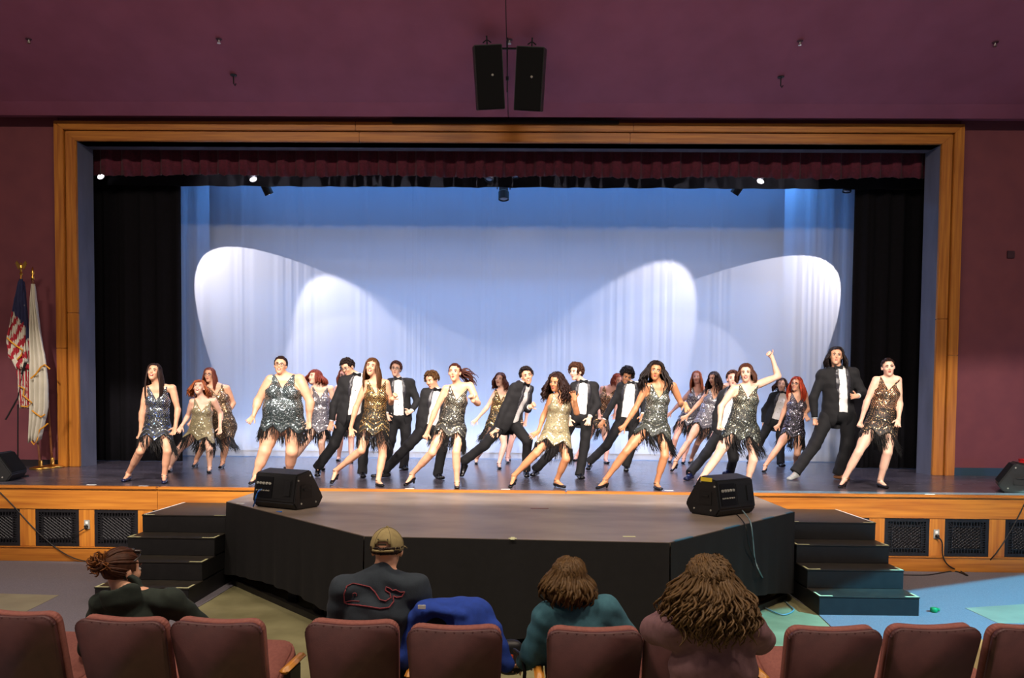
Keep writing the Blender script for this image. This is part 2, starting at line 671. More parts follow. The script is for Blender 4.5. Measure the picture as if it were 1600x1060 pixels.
def grille(x0, x1, label):
    t = thing('vent_grille', label, 'grille', ((x0+x1)/2, EDGE, GZ0), 'vent grilles in the stage front')
    wd, hd = x1-x0, GZ1-GZ0
    y = EDGE-0.012
    m = MB()
    b = 0.045
    m.box(x0, x1, y-0.008, y+0.02, GZ0, GZ0+b).box(x0, x1, y-0.008, y+0.02, GZ1-b, GZ1)
    m.box(x0, x0+b, y-0.008, y+0.02, GZ0+b, GZ1-b).box(x1-b, x1, y-0.008, y+0.02, GZ0+b, GZ1-b)
    m.build('frame', GRM, t)
    # pierced border: short radial bars, then a ring
    m = MB()
    ix0, ix1, iz0, iz1 = x0+b+0.06, x1-b-0.06, GZ0+b+0.06, GZ1-b-0.06
    for k in range(12):
        u = ix0-0.03+(ix1-ix0+0.06)*k/11
        m.box(u-0.006, u+0.006, y-0.004, y+0.006, GZ0+b, iz0).box(u-0.006, u+0.006, y-0.004, y+0.006, iz1, GZ1-b)
    for k in range(12):
        u = iz0-0.03+(iz1-iz0+0.06)*k/11
        m.box(x0+b, ix0, y-0.004, y+0.006, u-0.006, u+0.006).box(ix1, x1-b, y-0.004, y+0.006, u-0.006, u+0.006)
    r = 0.012
    m.box(ix0-r, ix1+r, y-0.007, y+0.01, iz0-r, iz0).box(ix0-r, ix1+r, y-0.007, y+0.01, iz1, iz1+r)
    m.box(ix0-r, ix0, y-0.007, y+0.01, iz0, iz1).box(ix1, ix1+r, y-0.007, y+0.01, iz0, iz1)
    m.build('pierced_border', GRM, t)
    m = MB()
    W, H = ix1-ix0, iz1-iz0
    n = 7
    for sgn in (1, -1):
        for k in range(1, 2*n):
            c = k/n    # u+v=c on unit square
            u0, u1 = max(0, c-1), min(1, c)
            p, q = (u0, c-u0), (u1, c-u1)
            if sgn < 0:
                p, q = (1-p[0], p[1]), (1-q[0], q[1])
            yy = y if sgn > 0 else y+0.003
            m.tube([(ix0+p[0]*W, yy, iz0+p[1]*H), (ix0+q[0]*W, yy, iz0+q[1]*H)], 0.0065, 4)
    for i in range(n):
        for j in range(n):
            cx, cz = ix0+(i+0.5)*W/n, iz0+(j+0.5)*H/n
            m.tube([(cx+0.017*math.cos(q*PI/4), y, cz+0.017*math.sin(q*PI/4)) for q in range(9)], 0.004, 3, False)
    m.build('lattice', GRM, t)
    return t


for (a, b), l in zip(gx, gl):
    grille(a, b, l)

# power outlets
for px, py, l in ((136, 820, 'grey power outlet with a plug on the left stage front'), (1463, 835, 'grey power outlet with a plug on the right stage front')):
    p = at(px, py, EDGE-0.03)
    t = thing('power_outlet', l, 'outlet', p, 'power outlets on the stage front')
    MB().bevbox(p[0]-0.037, p[0]+0.037, p[1]-0.006, p[1]+0.004, p[2]-0.06, p[2]+0.06, 0.003).build('cover_plate', GRAY, t)
    MB().bevbox(p[0]-0.017, p[0]+0.017, p[1]-0.01, p[1]-0.005, p[2]+0.008, p[2]+0.042, 0.003).build('socket', WTAPE, t)
    MB().bevbox(p[0]-0.02, p[0]+0.02, p[1]-0.045, p[1]-0.005, p[2]-0.042, p[2]-0.006, 0.006).build('plug', RUBBER, t)

# ------------------------------------------------------------------ curtains


def curtain(name, x0, x1, z0, z1, Y, amp, wl, mat_, seed, parent=None, rows=10, dx=0.035, box=False, hem=0.0, thick=0.0):
    r = np.random.RandomState(seed)
    n = max(8, int((x1-x0)/dx))
    X = np.linspace(x0, x1, n)
    if name == 'sheer_curtain':     # uneven gathers: tight folds next to nearly flat stretches
        kx = int((x1-x0)/0.35)
        ph = np.cumsum(np.interp(X, np.linspace(x0, x1, kx), r.uniform(0.05, 1.7, kx)**1.3)*dx/wl*2*PI)
    else:
        ph = np.cumsum(r.uniform(0.6, 1.5, n)*dx/wl*2*PI)
    a1 = np.interp(X, np.linspace(x0, x1, max(4, int((x1-x0)/0.8))), r.uniform(0.35, 1.0, max(4, int((x1-x0)/0.8))))
    base = np.sin(ph)*a1+0.4*np.sin(ph*2.37+1)*a1[::-1]
    if box:
        base = np.tanh(3.2*np.sin(ph))+0.15*np.sin(ph*2.1)
    V = []
    for k in range(rows+1):
        t = k/rows
        z = z1+(z0-z1)*t
        y = Y+amp*base*(0.7+0.3*t)+amp*0.25*np.sin(ph*0.31+t*3)
        zz = np.full(n, z)
        if k == rows and hem:
            zz = zz+hem*np.abs(np.sin(ph*0.5+0.6))-hem*0.3*np.sin(X*2.1+seed)
        V.append(np.stack([X, y, zz], 1))
    V = np.concatenate(V)
    i = np.arange(rows)[:, None]*n
    j = np.arange(n-1)[None, :]
    F = np.stack([i+j, i+n+j, i+n+j+1, i+j+1], -1).reshape(-1, 4)
    o = mesh_obj(name, V, F, mat_, parent, True)
    if thick:
        md = o.modifiers.new('thickness', 'SOLIDIFY')
        md.thickness = thick
    return o


VY = YF+0.62
vz0 = at(795, 279, VY)[2]
vz1 = at(795, 228, VY)[2]
tag(curtain('valance', -WI-0.1, WI+0.1, vz0, 9.0, VY, 0.045, 0.36, VELVET, 3, rows=10, dx=0.02, box=True, hem=0.05, thick=0.012),
    'pleated burgundy velvet valance across the top of the stage opening', 'valance')
BY = YF+1.05
tag(curtain('border_curtain', -WI-0.4, WI+0.4, at(795, 293, BY)[2], 9.0, BY, 0.03, 0.8, BLACK, 5, rows=4, dx=0.06, thick=0.01),
    'black border curtain hanging just below and behind the burgundy valance', 'curtain')
LY = YF+1.25
lx = at(284, 500, LY)[0]
rx = at(1332, 500, LY)[0]
for (x0, x1, s, l) in ((-9.5, lx, 21, 'tall black leg curtain masking the left wing beside the blue cloth'),
                       (rx, 9.5, 22, 'tall black leg curtain masking the right wing beside the blue cloth')):
    tag(curtain('leg_curtain', x0, x1, STAGE+0.01, 7.6, LY, 0.05, 0.34, BLACK, s, rows=6, dx=0.03, thick=0.008), l, 'curtain', 'black leg curtains')
tag(curtain('sheer_curtain', -8.6, 8.6, STAGE+0.015, 7.7, SCRIM, 0.006, 0.19, SCRIMM, 31, rows=8, dx=0.016),
    'wide sheer white curtain with fine folds behind the dancers, lit blue', 'curtain')
# pale chain pocket along the bottom of the sheer curtain is part of it
tag(MB().box(-9.2, 9.2, 17.3, 17.33, STAGE+0.02, 7.9).build('cyclorama', CYCM), 'smooth white cyclorama glowing blue behind the sheer curtain', 'backdrop')
CYB = 16.85
tag(curtain('cyclorama_border', -8.6, 8.6, at(795, 362, CYB)[2], 7.6, CYB, 0.02, 0.5, mat('grey_blue_cloth', '59616F', rough=0.9), 8, rows=3, dx=0.05, hem=0.03),
    'slate border with a scalloped edge seen through the top of the sheer curtain', 'curtain')
for (px0, px1, l) in ((-60, 330, 'pale side curtain seen through the left edge of the sheer curtain'), (1221, 1660, 'pale side curtain seen through the right edge of the sheer curtain')):
    a = at(px0, 500, CYB)[0]
    b = at(px1, 500, CYB)[0]
    tag(curtain('side_curtain', a, b, STAGE+0.02, 7.5, CYB-0.06, 0.02, 0.4, mat('blue_lit_cloth', 'A9BCD0', rough=0.9), int(px1), rows=3, dx=0.05), l, 'curtain', 'pale side curtains')  # cloth coloured lighter and bluer to stand in for blue light on it

# ------------------------------------------------------------------ thrust platform
AZ = STAGE-0.02
ap = thing('thrust_platform', 'black thrust platform with clipped corners and a cloth skirt in front of the stage', 'platform', (0.3, 8, 0))
apx = [on(387, 771, AZ), on(355, 784, AZ), on(570, 838, AZ), on(1046, 848, AZ), on(1240, 800, AZ), on(1222, 775, AZ)]
A = [(p[0], p[1]) for p in apx]
A[0] = (A[1][0], EDGE-0.07)
A[5] = (A[4][0], EDGE-0.07)
MB().prism(A, AZ-0.045, AZ, 'xy').build('deck', APRONM, ap)
# framework under the deck
FRM = mat('dark_frame_timber', '17140F', '221D16', rough=0.7)
for (x, y) in ((-2.6, 8.9), (-2.1, 8.1), (-1.7, 7.6), (-1.2, 7.0), (2.9, 8.6), (2.3, 7.6), (1.9, 7.1), (0.2, 6.75), (0.2, 8.6), (-0.6, 6.75), (1.0, 6.75)):
    MB().box(x-0.045, x+0.045, y-0.045, y+0.045, 0, AZ-0.045).build('support_post', FRM, ap)


def skirt(p, q, z0a, z0b, seed, dip=0.0):
    r = np.random.RandomState(seed)
    p, q = np.array(p), np.array(q)
    L = np.linalg.norm(q-p)
    n = max(10, int(L/0.03))
    rows = 10
    t = np.linspace(0, 1, n)
    nn = np.array([(q-p)[1], -(q-p)[0]])/L
    if nn[1] > 0.2:
        nn = -nn
    ph = np.cumsum(r.uniform(0.5, 1.5, n)*0.03/0.3*2*PI)
    V = []
    for k in range(rows+1):
        s = k/rows
        zb = z0a+(z0b-z0a)*t+dip*np.sin(t*PI)
        z = AZ-0.004+(zb-AZ)*s
        off = 0.012+(0.012*np.sin(ph)+0.010*np.sin(ph*0.43+seed))*s+0.015*s
        xy = p[None]+(q-p)[None]*t[:, None]+nn[None]*off[:, None]
        V.append(np.concatenate([xy, z[:, None]], 1))
    V = np.concatenate(V)
    i = np.arange(rows)[:, None]*n
    j = np.arange(n-1)[None, :]
    F = np.stack([i+j, i+n+j, i+n+j+1, i+j+1], -1).reshape(-1, 4)
    return mesh_obj('skirt', V, F, SKIRTM, ap, True)


skirt(A[0], A[1], 0.05, 0.12, 1)
skirt(A[1], A[2], 0.14, 0.13, 2, 0.10)
skirt(A[2], A[3], 0.13, 0.13, 3)
skirt(A[3], A[4], 0.13, 0.08, 4, 0.14)
skirt(A[4], A[5], 0.08, 0.05, 5)
# base rail of the platform on the floor
m = MB()
for i in range(1, 4):
    p, q = Vector((*A[i], 0)), Vector((*A[i+1], 0))
    d = (q-p).normalized()
    nn = Vector((-d.y, d.x, 0))
    c = [(p+nn*0.05), (q+nn*0.05), (q+nn*0.12), (p+nn*0.12)]
    m.prism([(v.x, v.y) for v in c], 0, 0.06, 'xy')
m.build('base_rail', FRM, ap)
# tape strips along the deck edge
TAPES = [(1206, 803, BTAPE), (1150, 812, BTAPE), (1122, 825, BTAPE), (1055, 842, BTAPE), (1236, 799, BTAPE)]
for i, (t0, t1, mt) in enumerate(((0.03, 0.15, BTAPE), (0.38, 0.50, BTAPE), (0.70, 0.80, BTAPE), (0.92, 0.99, BTAPE))):
    p, q = np.array(A[3]), np.array(A[4])
    u = (q-p)/np.linalg.norm(q-p)
    nn = np.array([u[1], -u[0]])*0.006
    a, b = p+(q-p)*t0+nn, p+(q-p)*t1+nn
    MB().add([(a[0], a[1], AZ+0.003), (b[0], b[1], AZ+0.003), (b[0]+nn[0], b[1]+nn[1], AZ-0.045), (a[0]+nn[0], a[1]+nn[1], AZ-0.045),
              (a[0]-nn[0]*5, a[1]-nn[1]*5, AZ+0.003), (b[0]-nn[0]*5, b[1]-nn[1]*5, AZ+0.003)],
             [(0, 1, 2, 3), (4, 5, 1, 0)]).build('tape', mt, ap)

# small tape marks on stage and thrust (spike marks)
sp = [(801, 842, AZ, 0.07, YTAPE, 'pale cross of tape at the middle of the thrust edge'),
      (983, 839, AZ, 0.11, YTAPE, 'short pale tape strip on the thrust edge right of centre'),
      (843, 795, AZ, 0.20, mat('red_tape', '6E3A34'), 'faint reddish tape strip on the thrust platform'),
      (376, 787, AZ, 0.09, WTAPE, 'white tape mark at the left corner of the thrust')]
for (x, y, z, L, mt, l) in sp:
    p = on(x, y, z)
    m = MB().box(p[0]-L/2, p[0]+L/2, p[1]-0.02, p[1]+0.02, z, z+0.003)
    if 'cross' in l:
        m.box(p[0]-0.018, p[0]+0.018, p[1]-0.06, p[1]+0.06, z, z+0.0035)
    tag(m.build('tape_mark', mt), l, 'tape')
for (x, y) in ((143, 758), (224, 760), (305, 762), (640, 764), (790, 765), (1045, 767), (1453, 773)):
    p = on(x, y, STAGE)
    near = {143: 'left of the leftmost dancer', 224: 'between the feet of the leftmost dancer', 305: 'right of the leftmost dancer',
            640: 'under the ponytailed dancer', 790: 'under the dancer in pale gold', 1045: 'right of the dark curly haired front dancer',
            1453: 'near the right end of the stage'}[x]
    tag(MB().box(p[0]-0.06, p[0]+0.06, p[1]-0.02, p[1]+0.02, STAGE, STAGE+0.003).build('tape_mark', WTAPE),
        'small white tape mark on the stage edge '+near, 'tape', 'white spike marks on the stage edge')

# ------------------------------------------------------------------ steps


def steps(x0, x1, yb, tread, zs, label):
    t = thing('stage_steps', label, 'steps', ((x0+x1)/2, yb+0.5, 0), 'black stage steps')
    for k in range(4):
        y0 = yb+k*tread
        y1 = EDGE-0.05
        z0, z1 = zs*k, zs*(k+1)
        MB().bevbox(x0, x1, y0, y1, z0 + (0.001 if k else 0), z1-0.014, 0.004).build('riser_box', BLKPAINT, t)
        MB().bevbox(x0-0.006, x1+0.006, y0-0.008, (y0+tread+0.02) if k < 3 else y1, z1-0.014, z1, 0.004).build(
            'tread', mat('worn_tread', '26231F', '353028', rough=0.5, scale=10), t)
        if k < 3:
            for sx in (x0, x1):
                d = 1 if sx == x0 else -1
                MB().prism([(sx, y0), (sx+d*0.14, y0), (sx+d*0.14, y0+0.022), (sx+d*0.022, y0+0.022), (sx+d*0.022, y0+0.16), (sx, y0+0.16)],
                           z1, z1+0.003, 'xy').build('corner_tape', YTAPE, t)
        else:
            MB().box(x0, x0+0.02, y0, y1, z1, z1+0.003).build('edge_tape', WTAPE, t)
            MB().box(x1-0.02, x1, y0, y1, z1, z1+0.003).build('edge_tape', WTAPE, t)
            for sx in (x0, x1-0.14):
                MB().box(sx, sx+0.14, y0, y0+0.02, z1, z1+0.003).build('edge_tape', YTAPE, t)


steps(3.384, 4.402, 7.836, 0.3367, 0.2024, 'black four-tread steps to the stage right of the thrust platform')
pl = at(232, 809, 8.85)
pr = at(352, 809, 8.85)
steps(A[1][0]-0.03-0.98, A[1][0]-0.03, 7.836, 0.3367, 0.2024, 'black four-tread steps to the stage left of the thrust platform')

# ------------------------------------------------------------------ floor monitors


def monitor(loc, rz, label, W=0.58, s=1.0, tape=False, plug=None):
    t = thing('floor_monitor', label, 'speaker', loc, 'stage monitor speakers')
    t.rotation_euler = (0, 0, rz)
    t['_local'] = 1
    prof = [(-0.15*s, 0), (0.17*s, 0), (0.24*s, 0.10*s), (0.05*s, 0.40*s), (-0.15*s, 0.36*s), (-0.20*s, 0.07*s)]
    # local: +y faces the performers (slanted grille), -y is the back
    MB().prism(prof, -W/2, W/2, 'yz', 0.015).build('cabinet', CAB, t)
    m = MB()
    a, b = Vector((0, 0.24*s, 0.10*s)), Vector((0, 0.05*s, 0.40*s))
    n = Vector((0, 0.30, 0.19)).normalized()
    u = (b-a).normalized()
    q = [a+u*0.03, b-u*0.03]
    for off in (0.001, 0.012):
        pass
    V = []
    for o_ in (0.0, 0.014):
        for p_ in q:
            for x in (-W/2+0.03, W/2-0.03):
                V.append(p_+n*o_+Vector((x, 0, 0)))
    m.add(V, [(0, 1, 3, 2), (4, 6, 7, 5), (0, 4, 5, 1), (2, 3, 7, 6), (0, 2, 6, 4), (1, 5, 7, 3)])
    m.build('front_grille', GRL, t)
    # handle cups on both ends
    for sx in (-1, 1):
        x = sx*W/2
        o = MB().bevbox(min(x, x+sx*0.006), max(x, x+sx*0.006), -0.10*s, 0.06*s, 0.11*s, 0.25*s, 0.003).build('handle_plate', RUBBER, t)
        MB().bevbox(min(x, x+sx*0.02), max(x, x+sx*0.02), -0.07*s, 0.03*s, 0.19*s, 0.215*s, 0.006).build('handle_bar', CAB, o)
        for (yy, zz) in ((-0.09, 0.06), (0.12, 0.06), (0.04, 0.34), (-0.13, 0.30)):
            MB().lathe([(0.012, 0), (0.010, 0.006)], (x, yy*s, zz*s), 8,
                       Matrix.Rotation(sx*PI/2, 3, 'Y')).build('corner_bolt', GRAY, t)
    # connector panel on the back lower slope
    a, b = Vector((0, -0.20*s, 0.07*s)), Vector((0, -0.15*s, 0.36*s))
    n = Vector((0, -0.29, 0.05)).normalized()
    u = (b-a).normalized()
    mt = Matrix(((1, 0, 0, 0), (0, u.y, n.y, (a.y+b.y)/2), (0, u.z, n.z, (a.z+b.z)/2), (0, 0, 0, 1)))
    MB().bevbox(0.0, W/2-0.05, -0.11*s, 0.10*s, -0.01, 0.004, 0.003, mt).build('recess', RUBBER, t)
    MB().bevbox(W/2-0.15, W/2-0.06, -0.08*s, 0.08*s, 0.0, 0.016, 0.006, mt).build('handle_frame', CAB, t)
    o = MB().bevbox(-W/2+0.04, -0.02, -0.11*s, 0.11*s, -0.01, 0.006, 0.003, mt).build('connector_panel', DARKMETAL, t)
    m = MB()
    for k in range(5):
        m.lathe([(0.016, 0), (0.016, 0.012), (0.010, 0.014)], mt @ Vector((-W/2+0.07+k*0.045, 0.04*s, 0.006)), 10, mt.to_3x3())
    m.build('socket', GRAY, o)['kind'] = 'stuff'
    m = MB()
    for k in range(6):
        m.lathe([(0.009, 0), (0.008, 0.014)], mt @ Vector((-W/2+0.065+k*0.036, -0.035*s, 0.006)), 8, mt.to_3x3())
    m.build('knob', GRAY, o)['kind'] = 'stuff'
    if tape:
        xx = -W/2
        MB().box(xx-0.004, xx+0.0, -0.10*s, 0.04*s, 0.345*s, 0.385*s, Matrix.Rotation(0, 4, 'X')).build('tape', YELTAPE, t)
        MB().box(xx+0.0, xx+0.05, -0.10*s, 0.04*s, 0.0, 0.006, Matrix.Translation((0, 0, 0.37*s)) @ Matrix.Rotation(math.atan2(0.04, 0.17), 4, 'X')).build('tape', YELTAPE, t)
    return t


p = on(448, 792, AZ)
monitor((p[0], p[1], AZ), math.radians(-28), 'black stage monitor with blue plugs on the left of the thrust platform', 0.62, 1.05)
p = on(1128, 802, AZ)
monitor((p[0], p[1], AZ), math.radians(38), 'black stage monitor with yellow tape on the right of the thrust platform', 0.62, 1.05, True)
p = on(2, 750, STAGE)
monitor((p[0], p[1], STAGE), math.radians(-75), 'black stage monitor cut off by the left photo edge', 0.6, 1.0)
p = on(1588, 768, STAGE)
monitor((p[0], p[1], STAGE), math.radians(62), 'black stage monitor with a cyan lit edge at the right photo edge', 0.6, 1.0)
REDM = mat('red_plastic', 'C01818', rough=0.4)
p = on(1608, 752, STAGE)
tag(MB().lathe([(0.10, 0), (0.13, 0.02), (0.15, 0.32), (0.155, 0.34), (0.14, 0.34), (0.12, 0.04)], p, 16).build('red_bucket', REDM),
    'red bucket peeking in behind the rightmost stage monitor', 'bucket')


def cable(name, pts, r, m_, label):
    P = np.array(pts, float)
    n = len(P)
    tt = np.linspace(0, n-1, (n-1)*6+1)
    # Catmull-Rom
    Q = []
    for t in tt:
        i = min(int(t), n-2)
        f = t-i
        p0, p1, p2, p3 = P[max(i-1, 0)], P[i], P[i+1], P[min(i+2, n-1)]
        Q.append(0.5*((2*p1)+(-p0+p2)*f+(2*p0-5*p1+4*p2-p3)*f*f+(-p0+3*p1-3*p2+p3)*f**3))
    V, F = tubes(np.array([Q]), np.full((1, len(Q)), r), 6)
    return tag(mesh_obj(name, V, F, m_, None, True), label, 'cable')


BLUEC = mat('blue_plug', '1D5FB5', rough=0.4)
GREYC = mat('grey_cable', '6F8890', rough=0.5)
q = on(418, 790, AZ)
cable('monitor_cable', [at(418, 762, q[1]-0.12), at(404, 768, q[1]-0.2), at(399, 782, q[1]-0.2), (at(398, 800, q[1]-0.1)), on(440, 800, AZ+0.01)], 0.008, BLUEC,
      'blue ended cable hanging from the left thrust monitor')
q = on(1165, 806, AZ)
cy = q[1]
_n = np.array([A[4][1]-A[3][1], -(A[4][0]-A[3][0])])
_n = _n/np.linalg.norm(_n)
_n = _n if _n[1] < 0 else -_n


def on_skirt(px, py, off=0.05):
    """point just in front of the right skirt seen at photo pixel (px, py)"""
    d = ray(px, py)
    a = np.array(A[3])+_n*off
    t = ((a-CAM[:2])@_n)/(d[:2]@_n)
    return CAM+d*t


cable('monitor_cable', [at(1160, 798, cy-0.05), on(1170, 811, AZ+0.02), on_skirt(1174, 822), on_skirt(1177, 850), on_skirt(1180, 876), on_skirt(1190, 900, 0.07),
                        on(1206, 921, 0.012), on(1232, 945, 0.012), on(1240, 954, 0.012), on(1222, 961, 0.012), on(1195, 950, 0.012)], 0.007, GREYC,
      'grey cable falling from the right thrust monitor to the floor')
cable('power_cable', [at(1150, 803, cy-0.06), on(1160, 814, AZ+0.02), on_skirt(1166, 826), on_skirt(1170, 852), on_skirt(1182, 880), on_skirt(1190, 898, 0.06), on(1196, 918, 0.012), on(1180, 932, 0.012)],
      0.006, RUBBER, 'black cable hanging over the right thrust skirt')
# cables along the stage front
e = EDGE-0.075
cable('power_cable', [at(-8, 762, e), at(20, 790, e), at(60, 833, e), at(100, 865, e), (at(136, 877, e)[0], e, 0.02), (at(190, 880, e)[0], e-0.05, 0.02)], 0.007, RUBBER,
      'black cable slanting down the left stage front')
cable('power_cable', [at(136, 824, e), at(122, 832, e), at(110, 836, e), at(90, 837, e)], 0.006, RUBBER, 'short black lead plugged into the left outlet')
cable('power_cable', [at(1464, 838, e), at(1472, 848, e), at(1473, 868, e), at(1482, 884, e), on(1502, 892, 0.015), on(1530, 889, 0.015), at(1552, 870, e),
                      at(1572, 842, e), at(1590, 810, e), at(1602, 785, e)], 0.008, RUBBER, 'black cable looping from the right outlet up to the stage')
cable('power_cable', [on(1300+110, 899, 0.012), on(1450, 899, 0.012), on(1490, 893, 0.015), on(1512, 900, 0.015), on(1500, 888, 0.02), on(1560, 886, 0.012), on(1610, 884, 0.012)], 0.008,
      RUBBER, 'black cable lying along the foot of the right stage front')
GRN = mat('green_plastic', '0F8A50', rough=0.3)
p = on(1459, 957, 0.008)
m = MB().lathe([(0.030, 0), (0.036, 0.01), (0.036, 0.045), (0.022, 0.05)], p, 12)
m.lathe([(0.016, 0), (0.016, 0.03)], (p[0]+0.045, p[1], p[2]+0.012), 10)
tag(m.build('bottle_cap', GRN, None, True), 'small green plastic cap lying on the right carpet', 'cap')

# ------------------------------------------------------------------ overhead speakers


def hang_speaker(corners, Y, tiltz, label):
    P = [at(x, y, Y) for x, y in corners]      # tl tr br bl
    c = sum(P)/4
    t = thing('hanging_speaker', label, 'speaker', c, 'ceiling speaker pair')
    t['_local'] = 1
    wv = Vector((P[1]-P[0])+(P[2]-P[3]))
    W = wv.length/2
    hv = Vector((P[0]-P[3])+(P[1]-P[2]))
    H = hv.length/2
    ang = math.atan2(wv.z, wv.x)
    t.rotation_euler = (math.radians(20), -ang, tiltz)
    H /= math.cos(math.radians(4))
    MB().bevbox(-W/2, W/2, 0.0, 0.34, -H/2, H/2, 0.008).build('cabinet', CAB, t)
    MB().bevbox(-W/2+0.012, W/2-0.012, -0.015, 0.004, -H/2+0.012, H/2-0.012, 0.004).build('front_grille', GRL, t)
    MB().lathe([(0.018, 0), (0.012, 0.012)], (0.04, -0.016, 0.03), 8, Matrix.Rotation(PI/2, 3, 'X')).build('badge', GRAY, t)
    m = MB()
    m.tube([(0, 0.15, H/2-0.01), (0, 0.15, H/2+0.12)], 0.012, 6)
    m.tube([(-0.06, 0.15, H/2+0.03), (0, 0.15, H/2+0.07), (0.06, 0.15, H/2+0.03)], 0.01, 6)
    m.build('hanging_bracket', DARKMETAL, t)
    return t


HY = 11.0
hang_speaker([(740, 76), (784, 72), (790, 166), (747, 170)], HY, 0.10, 'left of two long black speakers hung from the burgundy ceiling')
hang_speaker([(809, 75), (853, 79), (843, 172), (800, 168)], HY, -0.10, 'right of two long black speakers hung from the burgundy ceiling')
p0 = at(793, 66, HY+0.1)
m = MB()
z1 = ceil_z(HY+0.1)
m.tube([(p0[0], HY+0.1, z1), (p0[0], HY+0.1, p0[2]-0.7)], 0.008, 6)
m.tube([(p0[0]-0.2, HY+0.12, p0[2]-0.08), (p0[0]+0.2, HY+0.12, p0[2]-0.08)], 0.014, 6)
m.tube([(p0[0]-0.02, HY+0.12, p0[2]-0.5), (p0[0]+0.02, HY+0.12, p0[2]-0.5)], 0.03, 6)
tag(m.build('speaker_hanger', DARKMETAL), 'thin dark hanger rod between the two ceiling speakers', 'hanger')


def ceil_pt(px, py):
    d = ray(px, py)
    # CAM + d*t on z = ZC + (C0-y)*CS
    t = (ZC+C0*CS-CS*CAM[1]-CAM[2])/(d[2]+CS*d[1])
    return CAM+d*t


for (px, py, l) in ((45, 61, 'far left one of the five ceiling sprinkler heads'), (342, 61, 'ceiling sprinkler head second from the left'),
                    (796, 62, 'ceiling sprinkler head above the two hanging speakers'), (1250, 64, 'ceiling sprinkler head second from the right'),
                    (1555, 66, 'far right one of the five ceiling sprinkler heads')):
    p = ceil_pt(px, py)
    t = thing('sprinkler_head', l, 'sprinkler', p, 'ceiling sprinkler heads')
    MB().lathe([(0.045, 0.0), (0.045, -0.006), (0.02, -0.012)], p, 12).build('escutcheon', mat('plum_plate', '4A2434'), t)
    m = MB().lathe([(0.012, 0.0), (0.012, -0.04), (0.006, -0.05)], p, 8)
    m.lathe([(0.026, -0.055), (0.026, -0.06)], p, 10)
    m.tube([p+np.array([0.014, 0, -0.03]), p+np.array([0.014, 0, -0.057])], 0.004, 4).tube([p+np.array([-0.014, 0, -0.03]), p+np.array([-0.014, 0, -0.057])], 0.004, 4)
    m.build('spray_head', CHROME, t)
for (px, py, l) in ((365, 117, 'small dark ceiling hook left of the hanging speakers'), (1220, 120, 'small dark ceiling hook right of the hanging speakers')):
    p = ceil_pt(px, py)
    m = MB().lathe([(0.05, 0.0), (0.05, -0.012), (0.015, -0.02)], p, 10)
    m.tube([p, p+np.array([0, 0, -0.13]), p+np.array([0.02, 0, -0.16]), p+np.array([0.035, 0, -0.13])], 0.009, 6)
    tag(m.build('ceiling_hook', DARKMETAL), l, 'hook', 'ceiling hooks')

# little box on the right wall
p = at(1579, 398, YF-0.01)
tag(MB().bevbox(p[0]-0.06, p[0]+0.06, p[1]-0.02, p[1]+0.01, p[2]-0.06, p[2]+0.06, 0.006).build('wall_box', mat('plum_box', '3A1C26')),
    'small burgundy painted junction box on the right wall', 'wall box')

# ------------------------------------------------------------------ stage lights
LENS = emit('lit_lens', 'FFF6FF', 9.0)
LENSOFF = mat('dark_lens', '5A6880', rough=0.15)


def fixture(px, py, Y, tgt, label, lit=True, L=0.42, r=0.085, beam=None):
    """yoke-hung theatre spotlight; the lens sits at the given place"""
    c = Vector(at(px, py, Y))
    t = thing('stage_light', label, 'light', c, 'theatre spotlights under the border')
    d = (Vector(tgt)-c).normalized()
    rot = d.to_track_quat('Z', 'Y').to_matrix()
    MB().lathe([(r*0.6, -L), (r*0.85, -L+0.04), (r*0.85, -L*0.45), (r, -L*0.4), (r, 0.0), (r*0.9, 0.0), (r*0.88, -0.03)], c, 14, rot).build('barrel', RUBBER, t)
    MB().lathe([(r*0.9, -0.035), (r*0.86, -0.015), (r*0.5, -0.004)], c, 14, rot).build('lens', LENS if lit else LENSOFF, t, True)
    mid = c-d*L*0.55
    side = Vector((d.y, -d.x, 0))
    side = side.normalized() if side.length > 0.05 else Vector((1, 0, 0))
    m = MB()
    topz = mid.z+0.24
    m.tube([mid+side*(r+0.02), Vector((mid.x, mid.y, topz))+side*(r+0.02), Vector((mid.x, mid.y, topz))-side*(r+0.02), mid-side*(r+0.02)], 0.012, 6)
    m.build('yoke', RUBBER, t)
    PYY = 14.35 if mid.y > 14.15 else 13.82
    MB().tube([(mid.x, mid.y, topz-0.01), (mid.x, PYY, 6.93)], 0.022, 6).build('clamp', DARKMETAL, t)
    if beam:
        watts, ang, bl, colr, rad = beam
        o = spot('spotlight_beam', c+d*0.03, Vector(tgt), watts, ang, bl, colr, rad)
        o.parent = t
        o.matrix_parent_inverse = Matrix.Translation(-t.location)
    return t, Vector((mid.x, mid.y, topz+0.1))


BW = (1.0, 0.90, 0.93)
pipe_pts = []


def graze(ax, ay, dirx, dirz, h, up, b, watts, blend, label, rad, drop=0.52):
    """spot grazing the sheer curtain: apex of its pool at photo pixel (ax, ay)"""
    apx_ = at(ax, ay, SCRIM)
    pos = Vector((apx_[0]-dirx*up, SCRIM-h, apx_[2]-dirz*up))
    alpha = math.atan2(h, up)-math.radians(b)/2
    tgt = pos+Vector((dirx*math.cos(alpha), math.sin(alpha), dirz*math.cos(alpha)))*3
    # lens pixel position is wherever the fixture really stands
    v = np.array(pos)-CAM
    px = 800+FPX*(v@_R)/(v@_F)
    py = 530+SHIFT-FPX*(v@_U)/(v@_F)
    return fixture(px, py, pos.y, tgt, label, True, beam=(watts, b, blend, BW, rad))


